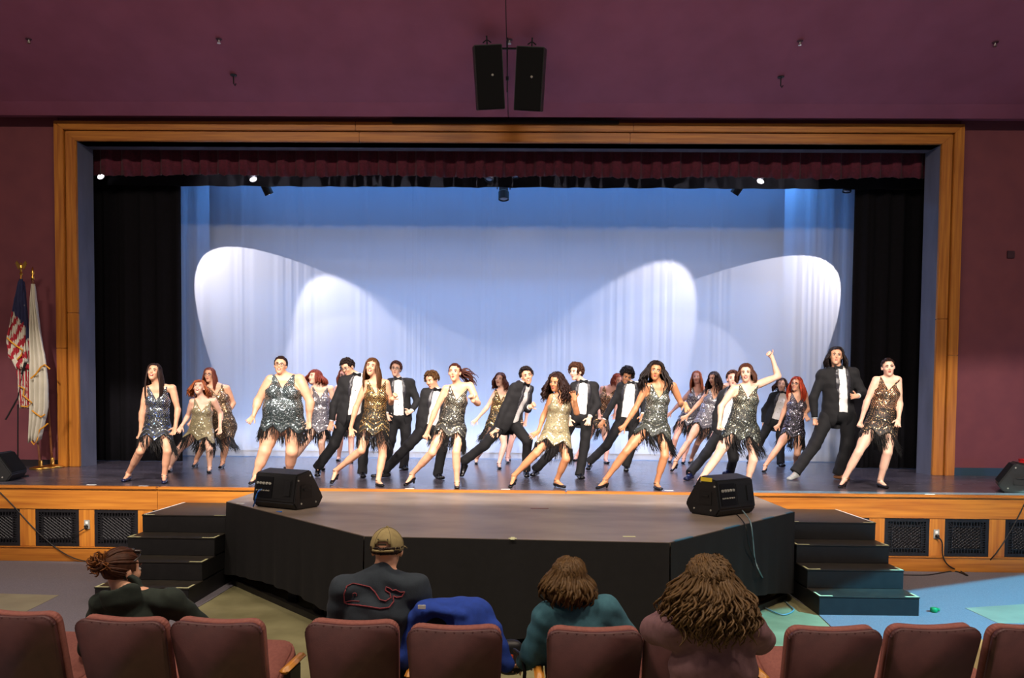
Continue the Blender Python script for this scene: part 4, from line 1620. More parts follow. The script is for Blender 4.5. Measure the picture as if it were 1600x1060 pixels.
def make_hair(O, ax, hs, style, color, parent, length=0.3, curl=0.0, vol=1.0, n=None, seed=0, bangs=False, back=False, tail=None, fine=1.0, spread=0.0, low=False):
    """hair grown from the scalp; O head centre, ax (right, front, up)"""
    r = np.random.RandomState(seed+5)
    Rx, Fx, Ux = ax
    er = np.array([0.084, 0.104, 0.098])*hs*(1+0.05*(vol-1))
    ec = np.array([0, -0.008, 0.028])*hs

    def W(p):
        return O+p[..., 0:1]*Rx+p[..., 1:2]*Fx+p[..., 2:3]*Ux

    def ellp(phi, psi, s=1.0):
        # psi measured from the back, phi from the top
        return ec+np.stack([er[0]*np.sin(phi)*np.sin(psi), -er[1]*np.sin(phi)*np.cos(psi), er[2]*np.cos(phi)], -1)*s
    # cap
    nph, nps = 11, 28
    ph = np.linspace(0, math.radians(128), nph)
    ps = np.linspace(-PI, PI, nps, endpoint=False)
    V = W(np.array([[ellp(a, b, 1.015+0.02*math.sin(b*9+a*4)) for b in ps] for a in ph]).reshape(-1, 3))
    F = []
    for i in range(nph-1):
        for j in range(nps):
            a, b = (ph[i]+ph[i+1])/2, ps[j]+PI/nps
            fr = PI-abs(b)      # angle away from the face
            lim = 47 if fr < 0.7 else (62 if fr < 1.2 else (98 if fr < 1.75 else 130))
            if style == 'short':
                lim = min(lim, 112)
            if low and math.degrees(a) < 84:
                continue
            if math.degrees(a) < lim:
                j2 = (j+1) % nps
                F.append([i*nps+j, (i+1)*nps+j, (i+1)*nps+j2, i*nps+j2])
    cap = (V, F)
    C, RR = [], []
    m_ = 10 if (curl < 0.02 or style != 'long') else 18
    if style in ('long', 'bob'):
        n = n or 110
        for i in range(n):
            psi = r.uniform(-1, 1)*math.radians(118)
            if abs(psi) > 1.2 and r.rand() < 0.25:
                psi *= 0.7
            phis = np.linspace(math.radians(r.uniform(6, 40)), math.radians(r.uniform(84, 100)), 5)
            lf = r.rand()
            pts = [W(ellp(a, psi*(1+0.02*q)+(curl*9*math.sin(q*1.9+lf*20) if curl > 0.009 else 0), 1.02+0.05*vol*lf+0.35*max(0, vol-1)*(q/4)**1.3+(curl*4*math.cos(q*2.1+lf*17) if curl > 0.009 else 0)))for q, a in enumerate(phis)]
            L = length*r.uniform(0.72, 1.05)
            last = pts[-1]
            c0 = W(np.array([0, -0.02, -0.02])*hs)
            out = last-c0
            out[2] = 0
            out = nz(out)
            phs = r.uniform(0, 6.28)
            fr = r.uniform(26, 40) if curl < 0.02 else r.uniform(55, 80)
            cu = curl if curl < 0.02 else 0.011+0.006*r.rand()
            sidev = np.array([-out[1], out[0], 0])
            for q in range(1, m_-4):
                t = q/(m_-5)
                p = last+np.array([0, 0, -L*t])+out*(0.035*vol*math.sin(t*PI*0.8)+0.01*t+0.10*max(0, vol-1)*t*lf)
                if curl:
                    p = p+cu*(out*math.sin(phs+fr*L*t)+sidev*math.cos(phs+fr*L*t))*min(1, t*2.5)
                pts.append(p)
            if style == 'bob':
                pts[-1] = pts[-1]-out*0.02
            C.append(pts)
            RR.append(np.interp(np.linspace(0, 1, m_), [0, 0.3, 0.8, 1], [0.009, 0.012, 0.010, 0.003])*fine)
            if spread:
                e_ = r.normal(0, spread, 3)
                C[-1] = [p_+e_*max(0, (q_-4)/(m_-5)) for q_, p_ in enumerate(C[-1])]
        if bangs:
            for i in range(16):
                psi = PI+r.uniform(-0.75, 0.75)
                phis = np.linspace(math.radians(12), math.radians(r.uniform(58, 68)), m_)
                C.append([W(ellp(a, psi+0.1*math.sin(a), 1.03+0.02*r.rand())) for a in phis])
                RR.append(np.linspace(0.010, 0.005, m_))
    elif style == 'short':
        n = n or 150
        for i in range(n):
            psi = r.uniform(-PI, PI)
            front = PI-abs(psi) < 1.0
            a0 = math.radians(r.uniform(4, 50 if front else (85 if abs(psi) > 1.3 else 104)))
            if low:
                psi = r.uniform(-1.6, 1.6)
                front = False
                a0 = math.radians(r.uniform(88, 106))
            L = length*r.uniform(0.7, 1.2)
            sw = r.uniform(-0.5, 0.5)+0.5
            ang = L/0.1
            a1 = a0+ang*(0.75 if not front else 0.35)
            pts = []
            phs = r.uniform(0, 6.28)
            for q in range(m_):
                t = q/(m_-1)
                a = a0+(a1-a0)*t
                b = psi+sw*t*0.35*min(1, 0.5/max(0.2, math.sin(a)))
                lift = 1.03+0.13*vol*math.sin(min(1, t*1.3)*PI*0.6)*(0.5+0.5*r.rand())
                p = W(ellp(a, b, lift))
                if curl:
                    p = p+curl*np.array([math.sin(phs+t*9), math.cos(phs+t*9), math.sin(phs*2+t*8)])
                pts.append(p)
            C.append(pts)
            RR.append(np.interp(np.linspace(0, 1, m_), [0, 0.4, 1], [0.008, 0.011, 0.003])*fine)
    elif style in ('updo', 'pony'):
        n = n or 100
        knot = W((np.array([0.0, -0.115, 0.045])*hs))
        for i in range(n):
            psi = r.uniform(-PI, PI)
            lim = 48 if PI-abs(psi) < 0.8 else (80 if PI-abs(psi) < 1.5 else 118)
            a0 = math.radians(r.uniform(lim*0.6, lim))
            st_ = ellp(a0, psi, 1.01)
            kn = np.array([0.0, -0.112, 0.045])*hs
            pts = []
            for q in range(m_):
                t = q/(m_-1)
                p = st_*(1-t)+kn*t
                dirn = (p-ec)/er
                ln = np.linalg.norm(dirn)
                if ln < 1.03:
                    p = ec+(p-ec)*(1.03/ln)
                pts.append(W(p))
            C.append(pts)
            RR.append(np.interp(np.linspace(0, 1, m_), [0, 0.25, 1], [0.0025, 0.0075, 0.009]))
        if style == 'updo':
            for i in range(26):
                a = r.uniform(0, 2*PI)
                rad = r.uniform(0.02, 0.045)
                tilt = r.uniform(-0.8, 0.8)
                pts = []
                for q in range(m_):
                    b = a+q/(m_-1)*PI*1.3
                    v = Rx*math.cos(b)*rad+Ux*math.sin(b)*rad*math.cos(tilt)+Fx*math.sin(b)*rad*math.sin(tilt)
                    pts.append(knot-Fx*0.02+v)
                C.append(pts)
                RR.append(np.full(m_, 0.010))
        else:
            td = nz(tail)
            for i in range(46):
                ph0 = r.uniform(0, 6.28)
                e = np.array([r.normal(), r.normal(), r.normal()])*0.5
                L = length*r.uniform(0.7, 1.05)
                pts = [knot+td*L*t+np.array([0, 0, -0.16*L*t*t*2])+e*0.075*math.sin(t*PI*0.75)*(0.4+t)+curl*np.array([math.sin(ph0+9*t), 0, math.cos(ph0+9*t)])
                       for t in np.linspace(0, 1, m_)]
                C.append(pts)
                RR.append(np.interp(np.linspace(0, 1, m_), [0, 0.4, 1], [0.008, 0.011, 0.003]))
    return hair_tubes(np.array(C), np.array(RR), 5, hair_mat(color), parent, cap)


def face_parts(O, ax, hs, body, hairc, lips, smile, glasses, skin, root):
    Rx, Fx, Ux = ax
    M3 = Matrix((tuple(Rx), tuple(Fx), tuple(Ux))).transposed()

    def P(x, y, z):
        return Vector(O+(Rx*x+Fx*y+Ux*z)*hs)
    for s in (-1, 1):
        m = MB()
        m.sphere(P(s*0.031, 0.079, 0.010), (0.0155*hs, 0.013*hs, 0.0085*hs), 8, M3)
        m.mi = 1
        m.sphere(P(s*0.031, 0.0885, 0.010), (0.0075*hs, 0.005*hs, 0.0078*hs), 8, M3)
        m.tube([P(s*0.014, 0.089, 0.015), P(s*0.031, 0.094, 0.0205), P(s*0.049, 0.080, 0.014)], 0.0017*hs, 4)
        m.build('eye', [EYEW, EYED], body, True)
        MB().tube([P(s*0.013, 0.093, 0.031), P(s*0.032, 0.093, 0.037), P(s*0.052, 0.076, 0.029)], [0.0032*hs, 0.0035*hs, 0.002*hs], 5).build('eyebrow', hair_mat(hairc), body, True)
    m = MB()
    c = 0.010 if smile else 0.0
    wd = 0.031 if smile else 0.021
    m.tube([P(-wd, 0.076, -0.054+c), P(-wd*0.4, 0.090, -0.050), P(0, 0.092, -0.0515), P(wd*0.4, 0.090, -0.050), P(wd, 0.076, -0.054+c)], [0.002, 0.005, 0.005, 0.005, 0.002], 6)
    m.tube([P(-wd, 0.076, -0.055+c), P(-wd*0.4, 0.088, -0.062), P(0, 0.090, -0.0645), P(wd*0.4, 0.088, -0.062), P(wd, 0.076, -0.055+c)], [0.002, 0.0055, 0.006, 0.0055, 0.002], 6)
    if smile:
        m.mi = 1
        m.tube([P(-wd*0.75, 0.078, -0.054+c*0.6), P(0, 0.0925, -0.0575), P(wd*0.75, 0.078, -0.054+c*0.6)], [0.0045, 0.0068, 0.0045], 6)
    m.build('lips', [lips, TEETH], body, True)
    if glasses:
        m = MB()
        for s in (-1, 1):
            m.tube([P(s*0.033+0.024*math.cos(q*PI/6), 0.099, 0.008+0.019*math.sin(q*PI/6)) for q in range(13)], 0.0026, 5, False)
            m.tube([P(s*0.057, 0.097, 0.012), P(s*0.080, 0.03, 0.012), P(s*0.082, -0.01, 0.008)], 0.0026, 5)
        m.tube([P(-0.010, 0.100, 0.012), P(0, 0.103, 0.015), P(0.010, 0.100, 0.012)], 0.0026, 5)
        m.build('glasses', GLASSM, root, True)


NPERS = [0]


def person(sp):
    """build one figure from joint pixels (or 3-D points) of the photo"""
    NPERS[0] += 1
    seed = NPERS[0]
    r = np.random.RandomState(seed*13)
    male = sp.get('male', False)
    b = sp.get('b', 1.0)
    hs = sp.get('hs', 1.06 if male else 1.0)
    vox = sp.get('vox', 0.0095)
    cr = CROPS.get(sp.get('crop'))

    def px(j):
        v = sp[j]
        return (cr[0]+v[0]/cr[2], cr[1]+v[1]/cr[2]) if cr else v
    J = {}
    if 'J3' in sp:
        J = {k: np.array(v, float) for k, v in sp['J3'].items()}
        ty = math.radians(sp.get('ty', 180))
        side = nz(J['shR']-J['shL'])
    else:
        LA, FA, TH, SH = (0.29, 0.26, 0.43, 0.42) if male else (0.275, 0.245, 0.41, 0.40)
        for s in 'LR':
            T = on(*px('toe'+s), STAGE)
            a = px('ank'+s)
            A0 = at(*a, T[1])
            l = math.hypot(A0[0]-T[0], (A0[2]-STAGE-0.02))
            dy = math.sqrt(max(0.0, 0.205**2-l*l))
            dy = min(max(dy, 0.03), 0.17)*sp.get('footdir'+s, 1)
            J['toe'+s] = T+np.array([0, 0, 0.02])
            J['ank'+s] = at(*a, T[1]+dy)
        PY = (J['ankL'][1]+J['ankR'][1])/2+sp.get('dy', 0.0)
        ty = math.radians(sp.get('ty', 0))+0.6*math.atan2(CAM[0]-on(*px('toeL'), STAGE)[0], 11.0)
        NY = PY+sp.get('lean', -0.03)
        J['pel'] = at(*px('pel'), PY)
        J['neck'] = at(*px('neck'), NY)
        for s, g in (('L', -1), ('R', 1)):
            J['sh'+s] = at(*px('sh'+s), NY+g*0.18*math.sin(ty))
            J['hip'+s] = at(*px('hip'+s), PY+g*0.09*math.sin(ty))
        J['head'] = at(*px('head'), NY-0.035+sp.get('headdy', 0))

        def chain(frm, to, L, sign, cap, ref=None):
            q = px(to)
            p = at(*q, J[frm][1])
            l = np.linalg.norm((p-J[frm])[[0, 2]])
            dz = min(math.sqrt(max(0.0, L*L-l*l))*0.85, cap)*sign
            J[to] = at(*q, J[frm][1]+dz)
        for s in 'LR':
            chain('hip'+s, 'kn'+s, TH, -1, 0.24)
            # keep the knee between hip and ankle in depth
            J['kn'+s] = at(*px('kn'+s), 0.6*J['kn'+s][1]+0.4*((J['hip'+s][1]+J['ank'+s][1])/2-0.05))
            e = sp.get('arm'+s, (1, -1))
            chain('sh'+s, 'el'+s, LA, e[0], 0.14)
            chain('el'+s, 'wr'+s, FA, e[1], 0.20)
            J['ha'+s] = at(*px('ha'+s), J['wr'+s][1]-0.02)
        side = nz(np.array([math.cos(ty), math.sin(ty), 0])*1.2+nz(J['shR']-J['shL'])*1.0)
    N, P = J['neck'], J['pel']
    if 'J3' not in sp:
        for s in 'LR':
            J['sh'+s] = J['sh'+s]+(N-J['sh'+s])*sp.get('pull', 0.17 if male else 0.10)+np.array([0, 0, 0.0 if male else 0.016])
    up = nz(N-P)
    side = nz(side-up*(side@up))
    if 'J3' in sp:
        front = np.array([math.sin(ty), -math.cos(ty), 0.0])
        front = nz(front-up*(front@up)-side*(front@side))
    else:
        front = nz(np.cross(up, side))
        if front[1] > 0 and math.cos(ty) > 0:
            front = -front
    hy, hp, hr = sp.get('look', (0, 0, 0))
    if 'J3' not in sp:      # look angles are as the camera sees them
        hy += math.degrees(math.atan2(CAM[0]-J['head'][0], J['head'][1]))*0.85
    ax = head_axes(hy, hp, hr)
    Rx, Fx, Ux = ax
    O = J['head']
    base = np.array([P[0], P[1], STAGE if 'J3' not in sp else 0.0])
    root = thing('person', sp['label'], 'person', base, sp.get('group', 'dancers on the stage'))
    skin = SKINS[sp.get('skin', 'fair')]
    allp = np.array([v for k, v in J.items()])
    spine_len = np.linalg.norm(N-P)
    waist = P+(N-P)*0.36
    chest = P+(N-P)*0.66
    bt = b if b < 1.05 else 1+(b-1)*1.25     # torso girth

    def torso(f, inf=0.0, k=0.05, shoulders=True, bust=True):
        hw = 0.150*bt+inf if not male else 0.150*bt+inf
        f.seg(P-up*0.03, P+up*0.05, hw*1.05, hw, k, side=side, fa=0.112*bt+inf, fb=0.108*bt+inf)
        ww = (0.128 if not male else 0.145)*bt
        f.seg(P+up*0.05, waist, hw*0.95, ww+inf, k, side=side, fa=0.108*bt+inf, fb=(0.090 if b < 1.2 else 0.115)*bt+inf)
        cw = (0.140 if not male else 0.165)*bt
        f.seg(waist, chest, ww+inf, cw+inf, k, side=side, fa=(0.092 if b < 1.2 else 0.112)*bt+inf, fb=(0.100 if not male else 0.112)*bt+inf)
        f.seg(chest, N-up*0.075, cw+inf, cw*0.72+inf, k, side=side, fa=0.10*bt+inf, fb=0.062+inf)
        if shoulders:
            sr = (0.045 if not male else 0.055)*min(b, 1.25)
            for s in 'LR':
                f.seg(N-up*0.045, J['sh'+s], 0.052+inf, sr+inf, 0.05)
                if inf < 0.005 or male:
                    f.seg(N+up*0.02, N*0.45+J['sh'+s]*0.55+up*0.012, 0.034+inf*0.6, 0.034+inf*0.6, 0.04)
        if bust and not male:
            for g in (-1, 1):
                f.ell(chest-up*0.005+side*g*0.068*bt+front*(0.068 if b < 1.2 else 0.085)*bt, (side, up, front), (0.062*bt+inf, 0.062*bt+inf, 0.058*bt+inf), 0.03)
        if not male:
            for g in (-1, 1):
                f.ell(P+side*g*0.07*bt-front*0.05*bt-up*0.03, (side, up, front), (0.085*bt+inf, 0.09*bt+inf, 0.075*bt+inf), 0.04)
        if b > 1.2:
            f.ell(P+(waist-P)*0.75+front*0.05, (side, up, front), (0.16*bt+inf, 0.13*bt+inf, 0.105*bt+inf), 0.05)

    # ---- body
    f = Field(np.concatenate([allp, [O+Ux*0.14*hs, O-Ux*0.13, O+Fx*0.1, O-Fx*0.1]]), 0.13+0.12*(bt-1)*1.5, vox)
    shrink = -0.012 if male else 0.0
    torso(f, shrink)
    lb = b if b < 1.1 else 1+(b-1)*1.1
    for s in 'LR':
        H, K, A_, T = J['hip'+s], J['kn'+s], J['ank'+s], J['toe'+s]
        hip = H-up*0.0
        kk = 0.025
        f.seg(hip, K, 0.083*lb+shrink*0.5, 0.053*lb, 0.04)
        f.seg(hip+(K-hip)*0.15, hip+(K-hip)*0.6, 0.080*lb, 0.067*lb, 0.03)
        shin = A_-K
        back = nz(np.cross(np.cross(nz(shin), nz(T-A_)+np.array([0, -0.3, 0])), nz(shin)))*-1
        f.seg(K, A_, 0.051*lb, 0.034*min(lb, 1.25), 0.02)
        f.seg(K+shin*0.15+back*0.012, K+shin*0.5+back*0.008, 0.048*lb, 0.045*lb, 0.03)
        # foot
        hz = T-A_
        heel = A_+np.array([0, 0, -0.055])-nz(np.array([hz[0], hz[1], 0]))*0.03
        f.seg(A_, heel, 0.032, 0.026, 0.02)
        f.seg(A_+np.array([0, 0, -0.02]), T+nz(A_-T)*0.03, 0.031, 0.022, 0.02)
        # arm
        S, E_, Wr, Ha = J['sh'+s], J['el'+s], J['wr'+s], J['ha'+s]
        ab = b if b < 1.1 else 1+(b-1)*1.15
        ms = 1.12 if male else 1.0
        f.seg(S, E_, 0.047*ab*ms+shrink, 0.036*ab*ms+shrink*0.6, 0.025)
        f.seg(S+(E_-S)*0.2, S+(E_-S)*0.55, 0.045*ab*ms+shrink, 0.040*ab*ms+shrink, 0.02)
        f.seg(E_, Wr, 0.037*ab*ms+shrink*0.5, 0.025*ms, 0.02)
        f.seg(E_+(Wr-E_)*0.1, E_+(Wr-E_)*0.35, 0.036*ab*ms+shrink*0.5, 0.034*ab*ms+shrink*0.5, 0.02)
        add_hand(f, Wr, Ha if np.linalg.norm(Ha-Wr) > 0.02 else Wr+nz(Wr-E_)*0.08, style=sp.get('hand'+s, 'relaxed'), r=1.08 if male else 0.98, flip=1 if s == 'L' else -1)
    # neck and head
    f.seg(N-up*0.02, O-Ux*0.05*hs-Fx*0.015*hs, 0.056*hs*min(b, 1.15), 0.050*hs*min(b, 1.15), 0.025)
    hw_ = 1.0 if b < 1.2 else 1.08
    f.ell(O+(Ux*0.030-Fx*0.008)*hs, ax, (0.076*hs*hw_, 0.095*hs, 0.087*hs), 0.02)
    f.ell(O+(Ux*-0.040+Fx*0.026)*hs, ax, (0.058*hs*hw_, 0.062*hs, 0.074*hs), 0.03)
    f.ell(O+(Ux*-0.098+Fx*0.062)*hs, ax, (0.024*hs*hw_, 0.020*hs, 0.018*hs), 0.025)
    for g in (-1, 1):
        f.ell(O+(Rx*g*0.036+Ux*-0.020+Fx*0.066)*hs, ax, (0.022*hs, 0.020*hs, 0.020*hs), 0.02)
        f.ell(O+(Rx*g*0.031+Ux*0.010+Fx*0.098)*hs, ax, (0.016*hs, 0.011*hs, 0.009*hs), 0.012, sub=True)
        f.ell(O+(Rx*g*0.079+Ux*-0.006+Fx*-0.004)*hs, (Rx, Fx, Ux), (0.012*hs, 0.019*hs, 0.030*hs), 0.006)
    f.seg(O+(Fx*0.086+Ux*0.012)*hs, O+(Fx*0.101+Ux*-0.018)*hs, 0.008*hs, 0.0115*hs, 0.012)
    for g in (-1, 1):
        f.ell(O+(Rx*g*0.010+Ux*-0.021+Fx*0.094)*hs, ax, (0.008*hs, 0.009*hs, 0.007*hs), 0.006)
    V, Q = f.mesh()
    body = mesh_obj('body', V, Q, skin, root, True)
    if sp.get('face', True):
        face_parts(O, ax, hs, body, sp['hair'][1], LIPM if male else LIP, sp.get('smile', False), sp.get('glasses', False), skin, root)
    # ---- hair
    hst, hcol = sp['hair'][:2]
    make_hair(O, ax, hs*(1.0 if b < 1.2 else 1.06), hst, hcol, root, **dict(dict(seed=seed), **(sp['hair'][2] if len(sp['hair']) > 2 else {})))

    kneeMid = (J['knL']+J['knR'])/2
    down = nz(kneeMid-P) if 'J3' not in sp else -up
    down = nz(down*0.6-up*0.4)

    def coords(X, Y, Z):
        dx, dy_, dz = X-P[0], Y-P[1], Z-P[2]
        hu = dx*up[0]+dy_*up[1]+dz*up[2]
        hd = -(dx*down[0]+dy_*down[1]+dz*down[2])
        h = np.where(hu > 0, hu, hd)
        u = np.where(hu > 0, dx*side[0]+dy_*side[1]+dz*side[2],
                     (dx+h*down[0])*side[0]+(dy_+h*down[1])*side[1]+(dz+h*down[2])*side[2])
        w_ = dx*front[0]+dy_*front[1]+dz*front[2]
        return u, h, w_

    def fan(f, frac, rr, inf, k=0.05):
        for t in (0.0, 0.25, 0.5, 0.75, 1.0):
            H = J['hipL']*(1-t)+J['hipR']*t
            K = J['knL']*(1-t)+J['knR']*t
            # bring the middle of the fan forward so that cloth spans the legs
            f.seg(H, H+(K-H)*frac, rr+inf, rr*0.93+inf, k)

    if 'dress' in sp:
        dname, hem = sp['dress'][0], sp['dress'][1] if len(sp['dress']) > 1 else 0.27
        f = Field([J['shL'], J['shR'], N, P, J['hipL']+(J['knL']-J['hipL'])*0.8, J['hipR']+(J['knR']-J['hipR'])*0.8], 0.17+0.14*(bt-1)*1.5, vox)
        torso(f, 0.011)
        fan(f, 0.75, 0.090*lb, 0.012)
        X, Y, Z = f.grid()
        u, h, w_ = coords(X, Y, Z)
        au = np.abs(u)
        topv = spine_len
        # neckline: V in front, scoop behind
        vdep = 0.17
        vcut = (0.004+(h-(topv-vdep))*0.62)-au
        vb = (0.004+(h-(topv-0.09))*1.2)-au
        cut = np.where(w_ > -0.005, vcut, vb)
        f.F = np.maximum(f.F, cut.astype(np.float32))
        # armholes and straps
        strap = (0.128 if b < 1.2 else 0.155)
        q1, q2 = au-strap, h-(topv-0.20)
        sm_ = np.clip(0.5+0.5*(q2-q1)/0.10, 0, 1)
        arm = q2*(1-sm_)+q1*sm_-0.10*sm_*(1-sm_)
        f.F = np.maximum(f.F, np.minimum(arm, 0.05).astype(np.float32))
        # hem with points
        zzf = np.abs(((u*4.4+0.5) % 1.0)-0.5)
        hemc = (-hem-0.035+zzf*0.19)-h
        f.F = np.maximum(f.F, hemc.astype(np.float32))
        V, Q = f.mesh()
        uu, hh, ww = coords(V[:, 0], V[:, 1], V[:, 2])
        dress = mesh_obj('dress', V, Q, DR[dname], root, True, np.stack([uu, hh, ww], 1))
        # fringe
        zz = np.abs(((uu*4.4+0.5) % 1.0)-0.5)
        off = hh-(-hem-0.035+zz*0.19)
        cand = np.where((np.abs(off-0.012) < 0.010))[0]
        # outer surface only: well away from the cap
        if len(cand) > 20:
            nst = int(300*min(b, 1.3))
            pick = r.choice(cand, nst)
            m_ = 5
            C = np.zeros((nst, m_, 3))
            ctr = (J['hipL']+J['hipR'])/2*0.5+kneeMid*0.5
            o2 = V[pick]-ctr
            o2[:, 2] = 0
            o2 /= np.linalg.norm(o2, axis=1, keepdims=True)+1e-6
            L = r.uniform(0.12, 0.25, nst)*sp.get('fr', 1.0)
            sway = np.array(sp.get('sway', (0.0, 0.0)))
            tw = r.normal(0, 0.02, (nst, 2))
            for q in range(m_):
                t = q/(m_-1)
                C[:, q] = V[pick]+o2*(0.006+0.022*t)[..., None] if False else V[pick]+o2*(0.006+0.022*t)
                C[:, q, 2] -= L*t
                C[:, q, 0] += (sway[0]+tw[:, 0])*t*t
                C[:, q, 1] += (sway[1]+tw[:, 1])*t*t
            RR = np.full((nst, m_), 0.0034)
            RR[:, -1] = 0.0015
            Vf, Ff = tubes(C, RR, 3, False)
            fo = mesh_obj('fringe', Vf, Ff, FRINGEM, root)
            fo['kind'] = 'stuff'
    if male:
        # shirt
        open_w = sp.get('open', 0.085)
        f = Field([J['shL'], J['shR'], N+up*0.06, P], 0.16*bt, vox*1.05)
        torso(f, 0.008, shoulders=True)
        f.seg(N-up*0.03, N+up*0.035, 0.066*hs, 0.060*hs, 0.02)
        X, Y, Z = f.grid()
        u, h, w_ = coords(X, Y, Z)
        f.F = np.maximum(f.F, np.maximum(-0.02-h, 0*h).astype(np.float32)*0+(-0.02-h).astype(np.float32))
        f.F = np.maximum(f.F, (np.abs(u)-0.125*bt).astype(np.float32))
        # open collar
        f.F = np.maximum(f.F, (h-(spine_len+0.045)).astype(np.float32))
        V, Q = f.mesh()
        shirt = mesh_obj('shirt', V, Q, sp.get('shirtm', SHIRTM), root, True)
        m = MB()
        for q in range(4):
            c = P+up*(spine_len*(0.28+0.16*q))+front*0.0
            # find front surface of shirt near this point
            dd = (V-c)
            lat = np.abs(dd@side)
            ver = np.abs(dd@up)
            sel = np.where((lat < 0.02) & (ver < 0.02))[0]
            if len(sel):
                i = sel[np.argmax(V[sel]@front)]
                m.sphere(V[i], 0.007, 6)
        if m.V:
            o = m.build('shirt_stud', BOWM, shirt)
            o['kind'] = 'stuff'
        # bow tie
        bc = N+up*0.018+front*0.068*hs
        m = MB()
        for g in (-1, 1):
            M4 = Matrix((tuple(side)+(0,), tuple(front)+(0,), tuple(up)+(0,), (0, 0, 0, 1))).transposed()
            M4.translation = Vector(bc)
            pr = [(g*0.006, 0.010), (g*0.03, 0.026), (g*0.062, 0.028), (g*0.066, 0.0), (g*0.062, -0.028), (g*0.03, -0.026), (g*0.006, -0.010)]
            m.prism(pr if g > 0 else pr[::-1], -0.006, 0.014, 'xz', 0.004, M4, 1)
        m.bevbox(-0.012, 0.012, -0.004, 0.020, -0.014, 0.014, 0.003, M4)
        m.build('bow_tie', BOWM, root)
        # trousers
        f = Field([P+up*0.10, J['hipL'], J['hipR'], J['knL'], J['knR'], J['ankL'], J['ankR']], 0.17*bt, vox*1.05)
        hw = 0.150*bt+0.012
        f.seg(P-up*0.04, P+up*0.09, hw*1.03, hw*0.95, 0.05, side=side, fa=0.118*bt+0.01, fb=0.105*bt+0.01)
        for s in 'LR':
            H, K, A_ = J['hip'+s], J['kn'+s], J['ank'+s]
            f.seg(H, K, 0.098*lb, 0.077*lb, 0.04)
            bot = A_+nz(A_-K)*0.035
            f.seg(K, K+(bot-K)*0.6, 0.076*lb, 0.068*lb, 0.03)
            f.seg(K+(bot-K)*0.5, bot, 0.068*lb, 0.072*lb, 0.02)
        X, Y, Z = f.grid()
        # flat cuffs
        for s in 'LR':
            K, A_ = J['kn'+s], J['ank'+s]
            dv = nz(A_-K)
            lim = np.linalg.norm(A_-K)+0.035
            along = (X-K[0])*dv[0]+(Y-K[1])*dv[1]+(Z-K[2])*dv[2]
            near = np.sqrt((X-A_[0])**2+(Y-A_[1])**2+(Z-A_[2])**2) < 0.16
            f.F = np.where(near, np.maximum(f.F, (along-lim).astype(np.float32)), f.F)
        # soft creases
        f.F = f.F+(0.004*np.sin(Z*38+X*21)*np.sin(X*17+Z*9)).astype(np.float32)
        V, Q = f.mesh()
        mesh_obj('trousers', V, Q, TROUS, root, True)
        # jacket
        f = Field([J['shL'], J['shR'], J['elL'], J['elR'], J['wrL'], J['wrR'], N, P, J['hipL'], J['hipR']], 0.19*bt, vox*1.05)
        torso(f, 0.026, shoulders=True)
        f.seg(P-up*0.10, P+up*0.1, 0.178*bt+0.02, 0.165*bt+0.014, 0.05, side=side, fa=0.135*bt+0.01, fb=0.12*bt+0.01)
        for s in 'LR':
            S, E_, Wr = J['sh'+s], J['el'+s], J['wr'+s]
            f.seg(S, E_, 0.060*min(lb, 1.2), 0.058*min(lb, 1.2), 0.04)
            end = Wr-nz(Wr-E_)*0.03
            f.seg(E_, end, 0.058*min(lb, 1.3), 0.049, 0.02)
        X, Y, Z = f.grid()
        u, h, w_ = coords(X, Y, Z)
        for s in 'LR':
            E_, Wr = J['el'+s], J['wr'+s]
            dv = nz(Wr-E_)
            lim = np.linalg.norm(Wr-E_)-0.025
            along = (X-E_[0])*dv[0]+(Y-E_[1])*dv[1]+(Z-E_[2])*dv[2]
            near = np.sqrt((X-Wr[0])**2+(Y-Wr[1])**2+(Z-Wr[2])**2) < 0.085
            f.F = np.where(near, np.maximum(f.F, (along-lim).astype(np.float32)), f.F)
        off0 = sp.get('offu', 0.0)
        ow = np.interp(h, [-0.2, 0.0, spine_len*0.45, spine_len*0.85, spine_len+0.03, spine_len+0.1], [open_w*1.25, open_w*1.0, open_w*0.95, open_w*0.82, 0.055, 0.06])
        nearax = np.abs(u) < 0.2
        cutf = np.where((w_ > 0.0) & nearax, ow-np.abs(u-off0), -0.05)
        f.F = np.maximum(f.F, np.minimum(cutf, 0.05).astype(np.float32))
        f.F = np.maximum(f.F, (h-(spine_len+0.03)).astype(np.float32)*np.where(nearax, 1, 0).astype(np.float32)-np.where(nearax, 0, 1).astype(np.float32)*0.3)
        f.F = f.F+(0.003*np.sin(Z*44+X*31)*np.sin(X*23-Z*12)).astype(np.float32)
        V, Q = f.mesh()
        jacket = mesh_obj('jacket', V, Q, sp.get('jacketm', TUX), root, True)
        # lapels: raised satin facings along the opening
        uu, hh, ww = coords(V[:, 0], V[:, 1], V[:, 2])
        owv = np.interp(hh, [-0.2, 0.0, spine_len*0.45, spine_len*0.85, spine_len+0.03, spine_len+0.1], [open_w*1.25, open_w*1.0, open_w*0.95, open_w*0.82, 0.055, 0.06])
        lw = np.interp(hh, [spine_len*0.28, spine_len*0.62, spine_len*0.86, spine_len+0.03], [0.0, 0.062, 0.058, 0.03])
        d_ = np.abs(uu-off0)-owv
        ok = (d_ < lw) & (hh > spine_len*0.28) & (hh < spine_len+0.03) & (ww > 0.0)
        fq = Q[ok[Q].all(1)]
        if len(fq) > 4:
            used = np.unique(fq)
            mp = -np.ones(len(V), int)
            mp[used] = np.arange(len(used))
            Vl = V[used]+front*0.008
            o = mesh_obj('lapel', Vl, mp[fq], SATIN, jacket, True)
            md = o.modifiers.new('thickness', 'SOLIDIFY')
            md.thickness = 0.012
            md.offset = -1
